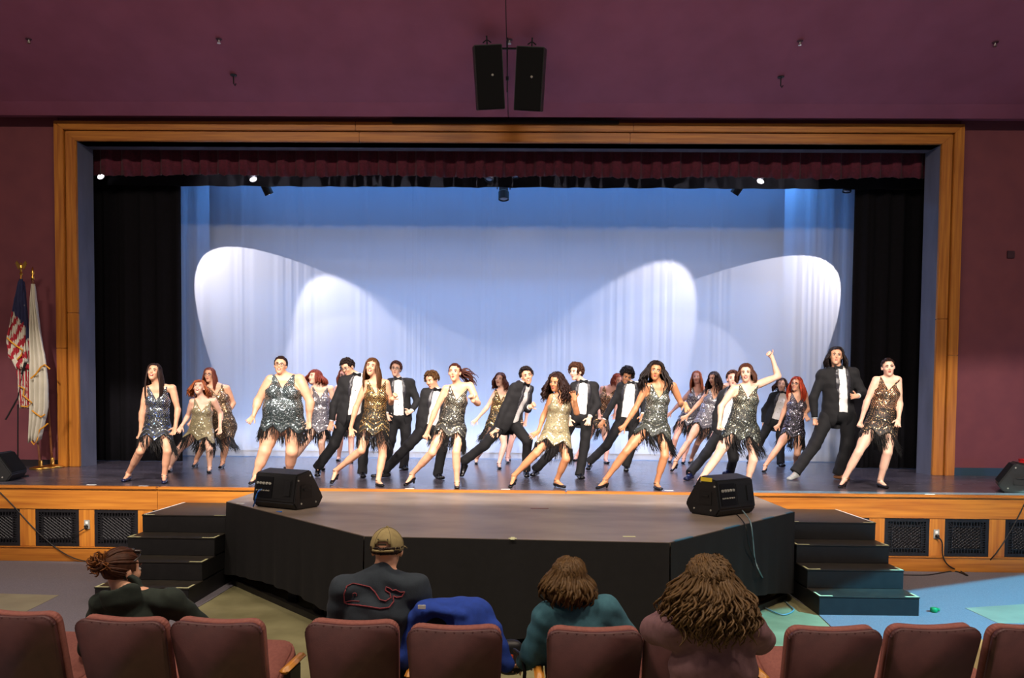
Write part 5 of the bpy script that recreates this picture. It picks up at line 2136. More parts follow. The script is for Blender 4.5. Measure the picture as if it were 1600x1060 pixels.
        # cuffs
        for s in 'LR':
            E_, Wr = J['el'+s], J['wr'+s]
            dv = nz(Wr-E_)
            MB().tube([Wr-dv*0.045, Wr-dv*0.008], [0.040, 0.040], 12).build('cuff', SHIRTM, root, True)
    # ---- shoes
    for s in 'LR':
        A_, T = J['ank'+s], J['toe'+s]
        hz = nz(np.array([T[0]-A_[0], T[1]-A_[1], 0.0]))
        if 'J3' in sp and sp.get('noshoe'):
            break
        dirf = nz(T-A_)
        sidef = nz(np.cross(hz, [0, 0, 1.0]))
        f = Field([A_, T], 0.10, 0.008)
        sm = sp.get('shoe'+s, sp.get('shoe', SHOEM))
        floor = STAGE if 'J3' not in sp else 0.0
        if male or sp.get('flat'):
            heel = A_+np.array([0, 0, -0.07])-hz*0.05
            heel[2] = max(heel[2], floor+0.042)
            tip = T+hz*0.02
            tip[2] = max(tip[2], floor+0.03)
            f.seg(heel, tip, 0.041, 0.042, 0.02, side=sidef, fa=0.036, fb=0.028)
            f.seg(A_+np.array([0, 0, -0.03]), heel*0.45+tip*0.55+np.array([0, 0, 0.01]), 0.043, 0.036, 0.03)
            f.seg(heel-np.array([0, 0, 0.012]), tip-np.array([0, 0, 0.008]), 0.045, 0.046, 0.0, side=sidef, fa=0.022, fb=0.02)
        else:
            heel = A_+np.array([0, 0, -0.058])-hz*0.035
            tip = T+hz*0.012+np.array([0, 0, 0.004])
            f.seg(heel, heel*0.55+tip*0.45, 0.034, 0.034, 0.015, side=sidef, fa=0.030, fb=0.024)
            f.seg(heel*0.55+tip*0.45, tip, 0.038, 0.030, 0.015, side=sidef, fa=0.026, fb=0.020)
            # opening over the instep
            mid = heel*0.5+tip*0.5
            f.ell(mid+np.array([0, 0, 0.034]), (hz, sidef, (0, 0, 1)), (0.055, 0.026, 0.026), 0.008, sub=True)
            # heel block
            hb = heel-hz*0.005
            bot = hb+np.array([0, 0, -0.062])
            bot[2] = max(bot[2], floor+0.014)
            f.seg(hb, bot, 0.022, 0.014, 0.008)
            # ankle strap
            for q in range(10):
                a0, a1 = q*2*PI/10, (q+1)*2*PI/10
                f.seg(A_+(hz*math.cos(a0)+sidef*math.sin(a0))*0.040, A_+(hz*math.cos(a1)+sidef*math.sin(a1))*0.040, 0.0065, 0.0065, 0.003)
        V, Q = f.mesh()
        # stand on the floor
        V[:, 2] = np.maximum(V[:, 2], floor+0.001)
        mesh_obj('shoe', V, Q, sm, root, True)
    return root, J, dict(side=side, up=up, front=front)

# ------------------------------------------------------------------ the dancers (joints measured in the photo)


def D(label, crop, head, neck, shL, shR, elL, wrL, haL, elR, wrR, haR, pel, hipL, hipR, knL, ankL, toeL, knR, ankR, toeR, hair, **kw):
    sp = dict(label=label, crop=crop, head=head, neck=neck, shL=shL, shR=shR, elL=elL, wrL=wrL, haL=haL, elR=elR, wrR=wrR, haR=haR, pel=pel,
              hipL=hipL, hipR=hipR, knL=knL, ankL=ankL, toeL=toeL, knR=knR, ankR=ankR, toeR=toeR, hair=hair)
    sp.update(kw)
    return person(sp)


D('dancer with long straight dark hair in a blue and silver sequin dress, leftmost on stage', 1,
  (300, 222), (325, 315), (245, 345), (432, 335), (220, 490), (212, 622), (200, 680), (458, 470), (442, 580), (425, 640),
  (322, 590), (278, 610), (368, 610), (208, 745), (130, 890), (98, 950), (388, 745), (368, 905), (365, 962),
  ('long', '2A1B17', dict(length=0.46, n=130, vol=0.9, seed=1)), dress=('bluesilver', 0.17), look=(-14, 12, 6), smile=True, skin='light', handL='fist',
  shoe=SHOEB, sway=(0.03, 0))
D('red curly haired dancer in a pale gold dress crouching beside the leftmost dancer', 1,
  (598, 325), (625, 402), (548, 425), (705, 418), (525, 510), (485, 575), (462, 612), (742, 495), (737, 580), (738, 640),
  (612, 600), (575, 620), (650, 625), (455, 742), (405, 845), (395, 885), (668, 725), (668, 850), (662, 892),
  ('long', '9C5428', dict(length=0.17, n=120, curl=0.016, vol=1.3, seed=2, bangs=True)), dress=('palegold', 0.16), look=(-10, 16, 4), smile=True, skin='fair', sway=(-0.05, 0), vox=0.0105)
D('auburn haired dancer with glasses in a copper dress behind the red curly haired dancer', 1,
  (668, 240), (705, 305), (655, 335), (790, 335), (605, 455), (555, 535), (530, 580), (825, 425), (788, 500), (760, 520),
  (765, 570), (715, 590), (800, 590), (615, 715), (580, 800), (562, 852), (770, 720), (755, 812), (738, 860),
  ('long', '6E3420', dict(length=0.28, n=90, vol=0.8, seed=3)), dress=('copper', 0.24), look=(-20, 0, 0), glasses=True, skin='light', b=1.12, sway=(0.06, 0), vox=0.0105, handR='fist')
D('broad dancer with glasses and pulled back dark hair in a teal silver dress', 2,
  (290, 178), (312, 240), (215, 285), (428, 278), (142, 410), (112, 508), (75, 555), (487, 420), (482, 540), (478, 600),
  (308, 545), (235, 575), (385, 575), (185, 745), (125, 900), (92, 968), (365, 745), (346, 890), (345, 955),
  ('updo', '2E1E18', dict(seed=4)), dress=('teal', 0.15), look=(-8, 4, 4), smile=True, glasses=True, skin='light', b=1.52, fr=0.8)
D('auburn bob haired dancer looking left in a silver dress behind the broad dancer', 2,
  (515, 255), (553, 318), (505, 335), (632, 335), (470, 430), (470, 540), (470, 590), (645, 430), (615, 520), (600, 560),
  (556, 565), (518, 580), (592, 580), (455, 690), (345, 835), (322, 862), (562, 690), (570, 830), (575, 872),
  ('bob', '7A3320', dict(length=0.15, n=110, vol=1.5, seed=5, bangs=True)), dress=('silver', 0.16), look=(-48, 8, 0), skin='fair', vox=0.0105)
D('dark haired man with glasses in a tuxedo looking down behind the gold dress dancer', 2,
  (735, 190), (790, 240), (692, 290), (880, 268), (642, 440), (628, 550), (618, 600), (905, 390), (905, 500), (905, 550),
  (758, 500), (715, 515), (805, 515), (645, 700), (540, 845), (535, 915), (842, 700), (832, 880), (838, 922),
  ('short', '241814', dict(length=0.05, vol=1.2, seed=6, curl=0.004)), male=True, look=(-34, -22, -10), glasses=True, skin='light', ty=12, offu=0.03, open=0.10, b=1.05, vox=0.0105)
D('long brown haired smiling dancer in a bright gold dress', 3,
  (358, 152), (392, 245), (312, 275), (465, 272), (248, 430), (212, 570), (222, 640), (488, 395), (500, 370), (530, 335),
  (375, 530), (325, 560), (428, 560), (285, 725), (108, 865), (82, 958), (432, 765), (402, 930), (430, 978),
  ('long', '5A3A20', dict(length=0.34, n=130, vol=0.9, seed=7, bangs=True)), dress=('gold', 0.17), look=(-12, 6, 8), smile=True, skin='light', sway=(0.02, 0), handR='fist')
D('auburn haired man with glasses in a tuxedo standing upright at the back', 3,
  (523, 165), (540, 235), (475, 265), (640, 265), (450, 380), (460, 475), (470, 510), (672, 385), (630, 455), (595, 470),
  (545, 480), (508, 495), (588, 495), (490, 650), (455, 820), (430, 850), (592, 670), (578, 835), (592, 862),
  ('short', '5A3222', dict(length=0.055, vol=1.2, seed=8)), male=True, look=(-6, 2, 6), glasses=True, skin='fair', b=1.08, handR='fist', vox=0.0105)
D('brown haired man in a tuxedo bending left behind the ponytailed dancer', 3,
  (772, 240), (805, 310), (715, 335), (880, 330), (692, 480), (675, 600), (648, 680), (900, 450), (890, 540), (880, 590),
  (765, 545), (722, 565), (812, 565), (612, 690), (450, 860), (372, 915), (842, 720), (812, 885), (840, 925),
  ('short', '523618', dict(length=0.07, vol=1.3, seed=9)), male=True, look=(-34, -20, -6), skin='light', handL='point', ty=10, vox=0.0105)
D('dancer with a swinging reddish ponytail in a dark silver dress', 4,
  (400, 190), (428, 285), (330, 310), (515, 285), (262, 460), (212, 600), (185, 668), (560, 400), (528, 385), (512, 345),
  (375, 540), (312, 585), (432, 585), (245, 740), (105, 890), (62, 975), (410, 735), (415, 945), (418, 995),
  ('pony', '4A2416', dict(length=0.26, seed=10, tail=(0.75, 0.35, -0.25), curl=0.012)), dress=('gunmetal', 0.17), look=(-14, 4, 0), skin='light', sway=(-0.04, 0), handR='fist', handL='point', armR=(-1, -1))
D('brown curly haired dancer in a gold dress at the back, left of the leaning man', 4,
  (712, 238), (728, 305), (682, 332), (775, 325), (622, 430), (555, 508), (512, 550), (790, 430), (800, 500), (800, 540),
  (690, 530), (650, 555), (725, 560), (600, 690), (550, 785), (548, 822), (742, 690), (705, 815), (712, 858),
  ('long', '4E2618', dict(length=0.22, n=110, curl=0.014, vol=1.1, seed=11)), dress=('gold', 0.16), look=(-20, 4, 6), skin='fair', sway=(-0.08, 0), vox=0.0105, handL='flat')
D('dark haired man in a tuxedo leaning right in a deep lunge at centre stage', 4,
  (897, 212), (872, 268), (800, 300), (918, 300), (735, 450), (695, 582), (640, 635), (905, 440), (918, 425), (945, 410),
  (768, 520), (728, 545), (808, 545), (605, 690), (462, 800), (452, 908), (902, 660), (892, 850), (897, 915),
  ('short', '231612', dict(length=0.055, vol=1.3, seed=12, curl=0.006)), male=True, armL=(-1, -1), look=(10, -4, -14), skin='light', ty=35, offu=0.05, open=0.07, handR='fist', smile=True, vox=0.0105)
D('dark curly haired dancer in a pale gold dress looking down, at centre stage', 5,
  (392, 255), (432, 335), (358, 372), (515, 362), (308, 480), (272, 595), (200, 640), (535, 465), (522, 375), (508, 325),
  (390, 600), (338, 635), (442, 640), (255, 745), (102, 900), (78, 988), (462, 785), (397, 930), (445, 988),
  ('long', '2A1712', dict(length=0.30, n=150, curl=0.02, vol=1.5, seed=13)), dress=('palegold', 0.19), look=(-28, -12, 8), skin='tan', sway=(-0.03, 0), handL='flat', armR=(-1, -1))
D('man with wavy chin length auburn hair in a tuxedo at centre stage', 5,
  (530, 185), (580, 255), (510, 295), (668, 290), (472, 420), (480, 500), (485, 540), (678, 410), (625, 495), (605, 565),
  (560, 465), (522, 485), (608, 485), (425, 680), (255, 850), (232, 905), (590, 690), (556, 885), (572, 925),
  ('short', '4C2E1C', dict(length=0.11, vol=1.8, seed=14, n=190, curl=0.006)), male=True, armR=(-1, -1), look=(-38, -6, 0), skin='fair', vox=0.0105)
D('red haired dancer bending over in a copper dress behind the curly black haired man', 6,
  (285, 240), (235, 290), (175, 305), (268, 312), (152, 400), (160, 470), (165, 520), (275, 400), (270, 470), (262, 520),
  (160, 510), (122, 545), (195, 550), (62, 680), (2, 768), (-14, 800), (215, 690), (205, 785), (222, 818),
  ('long', '8A3A1E', dict(length=0.14, n=80, seed=15)), dress=('copperblack', 0.17), look=(30, -20, 0), skin='pink', vox=0.0115, sway=(-0.05, 0))
D('curly black haired man in a tuxedo looking down with one arm reaching out', 6,
  (348, 210), (380, 262), (300, 288), (450, 275), (242, 420), (192, 515), (160, 570), (470, 410), (460, 480), (455, 520),
  (355, 495), (312, 520), (402, 520), (212, 690), (95, 800), (85, 862), (390, 690), (346, 825), (346, 872),
  ('short', '1A1210', dict(length=0.05, vol=2.0, seed=16, n=220, curl=0.014)), male=True, look=(8, -28, 14), skin='tan', ty=-8, open=0.10, vox=0.0105, handL='flat')
D('dark wavy haired dancer in a sage silver dress pointing down, right of centre', 6,
  (548, 178), (578, 270), (475, 295), (680, 290), (408, 440), (335, 555), (258, 620), (728, 410), (752, 400), (768, 445),
  (540, 545), (465, 590), (602, 590), (345, 735), (202, 928), (150, 995), (612, 765), (556, 950), (585, 1003),
  ('long', '1E1411', dict(length=0.30, n=150, curl=0.015, vol=1.7, seed=17)), dress=('sage', 0.16), look=(2, -4, 8), skin='tan', handL='point', sway=(0.05, 0), armR=(1, -1))
D('strawberry blonde long haired dancer in a silver dress at the back', 7,
  (205, 255), (218, 325), (168, 350), (272, 340), (92, 430), (35, 488), (5, 512), (280, 440), (270, 520), (265, 560),
  (155, 520), (112, 540), (180, 545), (65, 660), (34, 780), (25, 822), (150, 690), (120, 790), (112, 830),
  ('long', 'B0603A', dict(length=0.34, n=110, vol=0.9, seed=18)), dress=('silver', 0.15), look=(-6, 2, 0), skin='pink', vox=0.0105, handL='flat', sway=(-0.05, 0))
D('long dark curly haired dancer in a silver dress looking back over a stretched arm', 7,
  (320, 265), (335, 340), (285, 358), (395, 320), (222, 425), (145, 508), (92, 538), (420, 300), (412, 340), (420, 370),
  (265, 540), (222, 560), (292, 565), (155, 680), (66, 810), (42, 882), (212, 690), (172, 788), (158, 828),
  ('long', '2C1812', dict(length=0.32, n=120, curl=0.015, vol=1.1, seed=19)), dress=('silver', 0.16), look=(-34, -6, -4), skin='light', vox=0.0105, handL='flat', sway=(-0.05, 0))
D('dark dressed performer almost hidden behind the dancer with the raised arm', 7,
  (445, 268), (440, 330), (370, 385), (490, 385), (335, 500), (322, 620), (302, 672), (500, 500), (490, 600), (480, 650),
  (395, 610), (352, 635), (425, 640), (265, 765), (165, 885), (138, 938), (450, 790), (430, 870), (395, 900),
  ('short', '4A2A1C', dict(length=0.06, vol=1.2, seed=20)), male=True, look=(0, 2, 0), skin='pink', vox=0.0115, shoe=SHOEB)
D('smiling brown haired dancer raising one arm, in a dark beaded dress', 7,
  (532, 225), (548, 305), (445, 340), (632, 305), (367, 450), (358, 560), (352, 620), (745, 248), (705, 120), (660, 75),
  (505, 560), (440, 610), (572, 610), (335, 790), (228, 940), (198, 988), (582, 800), (545, 935), (548, 990),
  ('long', '4E2C1C', dict(length=0.16, n=110, curl=0.006, vol=1.1, seed=21)), dress=('barsilver', 0.22), look=(-4, -6, -2), smile=True, skin='fair', b=1.1, sway=(0.05, 0), armR=(1, -1), handR='fist', handL='fist')
D('man with long wavy brown hair in a tuxedo at the back right', 7,
  (768, 305), (780, 360), (700, 385), (835, 385), (655, 470), (650, 560), (650, 600), (860, 470), (850, 560), (845, 600),
  (730, 530), (695, 545), (762, 545), (620, 690), (560, 790), (552, 830), (762, 700), (762, 820), (778, 848),
  ('long', '3E241A', dict(length=0.14, n=100, curl=0.010, vol=1.3, seed=22)), male=True, look=(-4, 2, 0), skin='fair', hs=1.0, vox=0.0115)
D('bright red haired dancer with glasses in a black and silver dress', 7,
  (865, 300), (882, 358), (818, 385), (928, 375), (787, 470), (752, 568), (712, 605), (942, 470), (925, 500), (940, 530),
  (848, 590), (808, 625), (885, 630), (745, 722), (660, 840), (648, 888), (872, 760), (862, 830), (872, 872),
  ('long', 'A83A1A', dict(length=0.30, n=120, curl=0.008, vol=1.2, seed=23)), dress=('night', 0.17), look=(-22, 2, 6), glasses=True, skin='light', vox=0.0105, sway=(-0.04, 0), smile=True)
D('big man with long dark hair in an open black suit at the right', 8,
  (432, 152), (442, 228), (325, 280), (562, 265), (288, 420), (298, 550), (302, 610), (602, 385), (572, 405), (520, 408),
  (445, 500), (380, 530), (512, 530), (295, 720), (180, 880), (138, 942), (502, 710), (450, 890), (500, 940),
  ('long', '1F1512', dict(length=0.2, n=130, curl=0.012, vol=1.15, seed=24)), male=True, look=(4, 4, 4), skin='light', b=1.2, shoeL=SNEAK, shoeR=BROWNSH, open=0.065, offu=0.05, handL='fist', handR='relaxed', hs=1.1)
D('dancer with dark hair pulled back in a gold and copper dress, rightmost on stage', 8,
  (765, 222), (772, 290), (680, 312), (830, 312), (630, 440), (592, 565), (560, 640), (838, 455), (832, 548), (822, 605),
  (718, 570), (655, 610), (772, 612), (575, 765), (487, 928), (458, 992), (762, 765), (715, 940), (755, 996),
  ('updo', '2A1A14', dict(seed=25)), dress=('copperblack', 0.20), look=(8, -4, -6), skin='fair', b=1.1, sway=(0.03, 0), handL='fist')
D('dancer glimpsed behind the dark haired man with glasses', 3,
  (162, 208), (170, 270), (115, 300), (215, 300), (100, 400), (110, 480), (115, 520), (235, 400), (230, 480), (228, 520),
  (180, 510), (145, 530), (212, 530), (140, 660), (130, 770), (120, 800), (216, 680), (215, 780), (218, 812),
  ('long', '7A3A24', dict(length=0.2, n=60, seed=26)), dress=('silver', 0.16), look=(0, 0, 0), skin='pink', vox=0.0125, glasses=True)
D('dancer glimpsed behind the leaning man at centre stage, only legs showing', 4,
  (845, 290), (840, 345), (800, 365), (890, 365), (780, 450), (790, 520), (795, 550), (900, 450), (890, 520), (885, 550),
  (805, 520), (775, 540), (835, 540), (740, 640), (775, 770), (765, 800), (790, 660), (762, 775), (768, 818),
  ('bob', '5A3020', dict(length=0.12, n=60, seed=27)), dress=('copper', 0.14), look=(0, -10, 0), skin='pink', vox=0.0125)

# ------------------------------------------------------------------ auditorium seats
POSTM = mat('seat_stand', '17110F', rough=0.5)


def rrect(w0, w1, h, r, dip=0.0, n=5):
    """rounded tapered panel outline, bottom width w0, top width w1"""
    pts = []
    for (cx, cz, a0) in ((w0/2-r, r, -PI/2), (w1/2-r, h-r, 0), (-w1/2+r, h-r, PI/2), (-w0/2+r, r, PI)):
        for k in range(n+1):
            a = a0+PI/2*k/n
            pts.append((cx+r*math.cos(a), cz+r*math.sin(a)))
        if a0 == 0:
            for k in range(1, 8):
                t = k/8
                pts.append(((w1/2-r)*(1-2*t), h-dip*math.sin(t*PI)))
    return pts


def seat(px, py, label, arms, rz=0.0):
    ZT_ = 0.97
    p = on(px, py, ZT_)
    Hh = 0.56
    rec = math.radians(15)
    t = thing('auditorium_seat', label, 'seat', (p[0], p[1]+Hh*math.sin(rec)-0.03, 0), 'auditorium seats of the front row')
    t['_local'] = 1
    t.rotation_euler = (0, 0, rz)
    zb = ZT_-Hh*math.cos(rec)
    M = Matrix.Translation((0, 0, zb)) @ Matrix.Rotation(rec, 4, 'X')
    MB().prism(rrect(0.47, 0.505, Hh, 0.06, 0.014), -0.030, 0.012, 'xz', 0.010, M).build('back_shell', SEATM, t, True)
    MB().prism(rrect(0.455, 0.49, Hh-0.01, 0.06, 0.014), 0.012, 0.075, 'xz', 0.022, M, 3).build('back_cushion', SEATF, t, True)
    M2 = Matrix.Translation((0, 0.11, 0.46)) @ Matrix.Rotation(math.radians(28), 4, 'X')
    MB().prism(rrect(0.44, 0.47, 0.42, 0.10), -0.05, 0.045, 'xy', 0.02, M2, 3).build('seat_cushion', SEATF, t, True)
    MB().bevbox(-0.2, 0.2, 0.08, 0.4, -0.075, -0.05, 0.01, M2).build('seat_pan', POSTM, t)
    for s in arms:
        x = s*0.275
        MB().bevbox(x-0.028, x+0.028, 0.10, 0.42, 0.60, 0.63, 0.012).build('armrest', W_ARM, t, True)
        MB().bevbox(x-0.018, x+0.018, 0.16, 0.34, 0.02, 0.60, 0.006).build('arm_stand', POSTM, t)
        MB().bevbox(x-0.03, x+0.03, 0.10, 0.40, 0.008, 0.03, 0.005).build('foot_plate', POSTM, t)
    for s in (-1, 1):
        MB().bevbox(s*0.245-0.015, s*0.245+0.015, 0.02, 0.20, 0.008, 0.52, 0.006).build('stand', POSTM, t)
    return t


SEATS = [(28, 957, 'plum auditorium seat cut off at the lower left corner', (-1,), -0.10),
         (194, 966, 'plum auditorium seat of the woman with the bun', (), -0.08),
         (343, 969, 'empty plum auditorium seat with a wooden armrest left of the capped man', (1,), -0.06),
         (552, 971, 'plum auditorium seat of the man in the cap', (-1,), -0.02),
         (711, 979, 'plum auditorium seat with the blue jacket on it', (-1,), 0.0),
         (928, 982, 'plum auditorium seat of the viewer in teal', (-1,), 0.02),
         (1078, 982, 'plum auditorium seat mostly hidden behind the curly haired viewer', (-1,), 0.03),
         (1300, 981, 'empty plum auditorium seat right of the curly haired viewer', (-1,), 0.06),
         (1455, 978, 'empty plum auditorium seat second from the right', (), 0.08),
         (1612, 978, 'plum auditorium seat cut off at the lower right corner', (), 0.10)]
for s_ in SEATS:
    seat(*s_)

# ------------------------------------------------------------------ the audience


def knit(name, c1, c2):
    return mat(name, c1, c2, rough=0.9, scale=30, bump=0.15, bscale=260)


def viewer(label, Y, head, neck, shL, shR, pelx, look, skin, hair, top, topname, elL, wrL, elR, wrR, b=1.0, male=False, pants=None, pz=0.5, twist=0.0, hs=1.0, vox=0.009, tz=0.0, infl=0.026):
    N = at(*neck, Y)
    SL, SR = at(*shL, Y), at(*shR, Y)
    P = np.array([pelx, Y+0.04, pz])
    J = dict(head=at(*head, Y+0.05), neck=N, shL=SL, shR=SR, pel=P)
    for s, g in (('L', -1), ('R', 1)):
        J['hip'+s] = P+np.array([g*0.09, 0.02, -0.01])
        J['kn'+s] = P+np.array([g*0.13, 0.44, 0.0])
        J['ank'+s] = np.array([P[0]+g*0.12, P[1]+0.46, 0.10])
        J['toe'+s] = np.array([P[0]+g*0.13, P[1]+0.62, 0.03])
    J['elL'], J['wrL'], J['elR'], J['wrR'] = [np.array(q, float) for q in (elL, wrL, elR, wrR)]
    for s in 'LR':
        J['ha'+s] = J['wr'+s]+nz(J['wr'+s]-J['el'+s])*0.12
    sp = dict(label=label, J3=J, look=look, skin=skin, hair=hair, b=b, ty=180, group='viewers in the front rows', face=True, hs=hs, vox=vox, flat=True)
    root, J, A_ = person(sp)
    # top
    f = Field([J['shL'], J['shR'], J['elL'], J['elR'], J['wrL'], J['wrR'], J['neck'], J['pel']], 0.2*b, vox)
    P, N = J['pel'], J['neck']
    up, side, front = A_['up'], A_['side'], A_['front']
    waist, chest = P+(N-P)*0.36, P+(N-P)*0.66
    i_ = infl
    f.seg(P-up*0.05, waist, 0.165*b+i_, 0.155*b+i_, 0.05, side=side, fa=0.12*b+i_, fb=0.112*b+i_)
    f.seg(waist, chest, 0.155*b+i_, 0.165*b+i_, 0.05, side=side, fa=0.112*b+i_, fb=0.115*b+i_)
    f.seg(chest, N-up*0.07, 0.165*b+i_, 0.115*b+i_, 0.05, side=side, fa=0.115*b+i_, fb=0.07+i_)
    for s in 'LR':
        f.seg(N-up*0.05, J['sh'+s], 0.060+i_*0.6, 0.052+i_, 0.05)
        f.seg(J['sh'+s], J['el'+s], 0.053*b+i_, 0.045*b+i_, 0.03)
        e, w_ = J['el'+s], J['wr'+s]
        f.seg(e, w_-nz(w_-e)*0.06, 0.045*b+i_, 0.036+i_*0.7, 0.02)
    f.seg(N-up*0.03, N+up*0.012, 0.062+i_*0.3, 0.06+i_*0.3, 0.02)
    if topname == 'hoodie':
        # hood lying folded on the back
        f.seg(N-up*0.02, N+up*0.035, 0.085, 0.075, 0.03)
        c = N+up*0.0-front*0.085
        f.ell(c, (side, up, front), (0.125, 0.10, 0.06), 0.015)
        f.ell(c+up*0.055+front*0.03, (side, up, front), (0.085, 0.05, 0.06), 0.03, sub=True)
    X, Y_, Z = f.grid()
    f.F = f.F+(0.0045*np.sin(Z*52+X*19+2*np.sin(X*14))*np.sin(X*15-Z*14+1.3)).astype(np.float32)
    V, Q = f.mesh()
    o = mesh_obj(topname, V, Q, top, root, True)
    # trousers
    f = Field([J['hipL'], J['hipR'], J['knL'], J['knR'], J['ankL'], J['ankR']], 0.16, 0.014)
    for s in 'LR':
        f.seg(J['hip'+s], J['kn'+s], 0.098*b, 0.075, 0.04)
        f.seg(J['kn'+s], J['ank'+s], 0.073, 0.055, 0.03)
    Vt, Qt = f.mesh()
    mesh_obj('trousers', Vt, Qt, pants or mat('dark_denim', '1B2230', '222A3A', rough=0.85, scale=40), root, True)
    return root, J, A_, (V, Q)


# woman with the bun
Y1 = 4.52
c1 = at(205, 960, Y1)
root, J, A_, _ = viewer('woman with a messy brown bun and dark green hoodie seen from behind at left', Y1, (190, 893), (201, 926), (162, 944), (268, 940), at(222, 1000, Y1)[0],
                        (146, -4, 0), 'light', ('updo', '4A2A18', dict(n=120, seed=31)), knit('dark_green_fleece', '1C2620', '232E26'), 'hoodie',
                        at(140, 1010, Y1+0.02), at(165, 1040, Y1+0.3), at(322, 985, Y1+0.25), at(300, 1000, Y1+0.5), b=1.0, hs=1.1, infl=0.02)
O = J['head']
ax1 = head_axes(146, -4, 0)


def hp(x, y, z, O=O, ax=ax1):
    return O+ax[0]*x+ax[1]*y+ax[2]*z


m = MB()
m.tube([hp(-0.086, -0.03, 0.03), hp(-0.086, 0.05, 0.085), hp(-0.06, 0.075, 0.10), hp(0, 0.085, 0.115), hp(0.06, 0.075, 0.10), hp(0.086, 0.05, 0.085), hp(0.086, -0.03, 0.03)], 0.006, 6)
for s in (-1, 1):
    m.sphere(hp(s*0.036, 0.070, 0.118), (0.028, 0.016, 0.014), 10)
m.build('sunglasses', GLASSM, root, True)
# loose strands of the bun
r9 = np.random.RandomState(5)
C = []
for i in range(60):
    k0 = hp(0, -0.13, 0.055)
    d = nz(r9.normal(0, 1, 3)+np.array([-0.35, -0.4, 0.5]))
    e = nz(r9.normal(0, 1, 3))
    C.append([k0+d*0.075*t+e*0.035*math.sin(t*PI) for t in np.linspace(0, 1, 7)])
hair_tubes(np.array(C), np.tile(np.linspace(0.008, 0.003, 7), (60, 1)), 4, hair_mat('7A4A22'), root, name='bun_strands')

# man in the cap
Y2 = 4.45
root, J, A_, TV = viewer('man in a khaki baseball cap and slate T-shirt with a red whale outline', Y2, (605, 860), (598, 896), (538, 922), (650, 920), at(592, 1000, Y2)[0],
                         (176, -2, 0), 'light', ('short', '2E2018', dict(length=0.02, vol=0.2, seed=32, low=True)), knit('slate_cotton', '2C3640', '27313B'), 'shirt',
                         at(524, 1012, Y2+0.05), at(540, 1045, Y2+0.3), at(668, 1005, Y2+0.05), at(655, 1040, Y2+0.3), b=1.12, hs=1.06)
O2 = J['head']
axc = head_axes(176, -2, 0)
KH = mat('khaki_cotton', '9A8A5E', '8C7C52', rough=0.85, scale=30, bump=0.1, bscale=300)
n1, n2 = 12, 36
V, F = [], []
for i in range(n1+1):
    ph = math.radians(100)*i/n1
    for j in range(n2):
        th = 2*PI*j/n2
        rr = (0.098, 0.116, 0.112)
        p = np.array([rr[0]*math.sin(ph)*math.sin(th), rr[1]*math.sin(ph)*math.cos(th)-0.006, rr[2]*math.cos(ph)+0.022])
        V.append(O2+axc[0]*p[0]+axc[1]*p[1]+axc[2]*p[2])
for i in range(n1):
    for j in range(n2):
        dth = abs(((j+0.5)/n2*2*PI)-PI)     # from the back
        if i >= n1-4 and dth < 0.62*math.sqrt(max(0, (i-(n1-5))/4.0)):
            continue
        F.append((i*n2+j, (i+1)*n2+j, (i+1)*n2+(j+1) % n2, i*n2+(j+1) % n2))
capo = thing_cap = mesh_obj('cap', V, F, KH, root, True)
md = capo.modifiers.new('thickness', 'SOLIDIFY')
md.thickness = 0.005


def cp(x, y, z):
    return Vector(O2+axc[0]*x+axc[1]*y+axc[2]*z)


MB().sphere(cp(0, -0.006, 0.137), 0.009, 8).build('button', KH, capo, True)
m = MB()
for j in range(6):
    a = j*PI/3+PI/6
    m.tube([cp(0.1*math.sin(a)*math.sin(ph), 0.118*math.cos(a)*math.sin(ph)-0.006, 0.114*math.cos(ph)+0.022) for ph in np.linspace(0.05, 1.65, 10)], 0.0016, 4)
m.build('seam', mat('khaki_seam', '7A6C46'), capo)
MB().tube([cp(0.104*math.sin(a), -0.122*math.cos(a), 0.012) for a in np.linspace(-0.62, 0.62, 9)], 0.008, 6).build('strap', KH, capo, True)
V = []
for k in range(13):
    a = -1.05+2.1*k/12
    for (q, dz) in ((0.0, 0.0), (0.035, -0.004), (0.07, -0.016)):
        V.append(cp((0.096+q*0.25)*math.sin(a), 0.108*math.cos(a)+q*math.cos(a*0.9), 0.012+dz))
F = [(k*3+q, k*3+3+q, k*3+4+q, k*3+1+q) for k in range(12) for q in range(2)]
o = mesh_obj('brim', V, F, KH, capo, True)
md = o.modifiers.new('thickness', 'SOLIDIFY')
md.thickness = 0.006
m = MB()
for k in range(7):
    a = -0.18+0.06*k
    m.bevbox(-0.007, 0.007, -0.002, 0.002, -0.005, 0.005, 0.001, Matrix.Translation(cp(0.103*math.sin(a), -0.1235*math.cos(a), 0.05)))
o = m.build('small_embroidery', mat('dark_embroidery', '3A3426'), capo)
o['kind'] = 'stuff'
m = MB()
for x in (-0.028, 0.028):
    m.sphere(cp(x, -0.108, 0.078), 0.0045, 6)
o = m.build('eyelet', MATS['dark_embroidery'], capo)
o['kind'] = 'stuff'
# whale print on the back of the shirt
from mathutils.bvhtree import BVHTree
bvh = BVHTree.FromPolygons([tuple(v) for v in TV[0]], [tuple(int(i) for i in q) for q in TV[1]])


def onshirt(cx, cy):
    px, py = 340+cx/3.119, 720+cy/3.119
    d = Vector(ray(px, py)).normalized()
    hit = bvh.ray_cast(Vector(CAM), d)
    if hit[0] is None:
        return None
    return hit[0]-d*0.004


PR = mat('faded_red_print', '8E3A42', '6E3038', rough=0.8, scale=90)


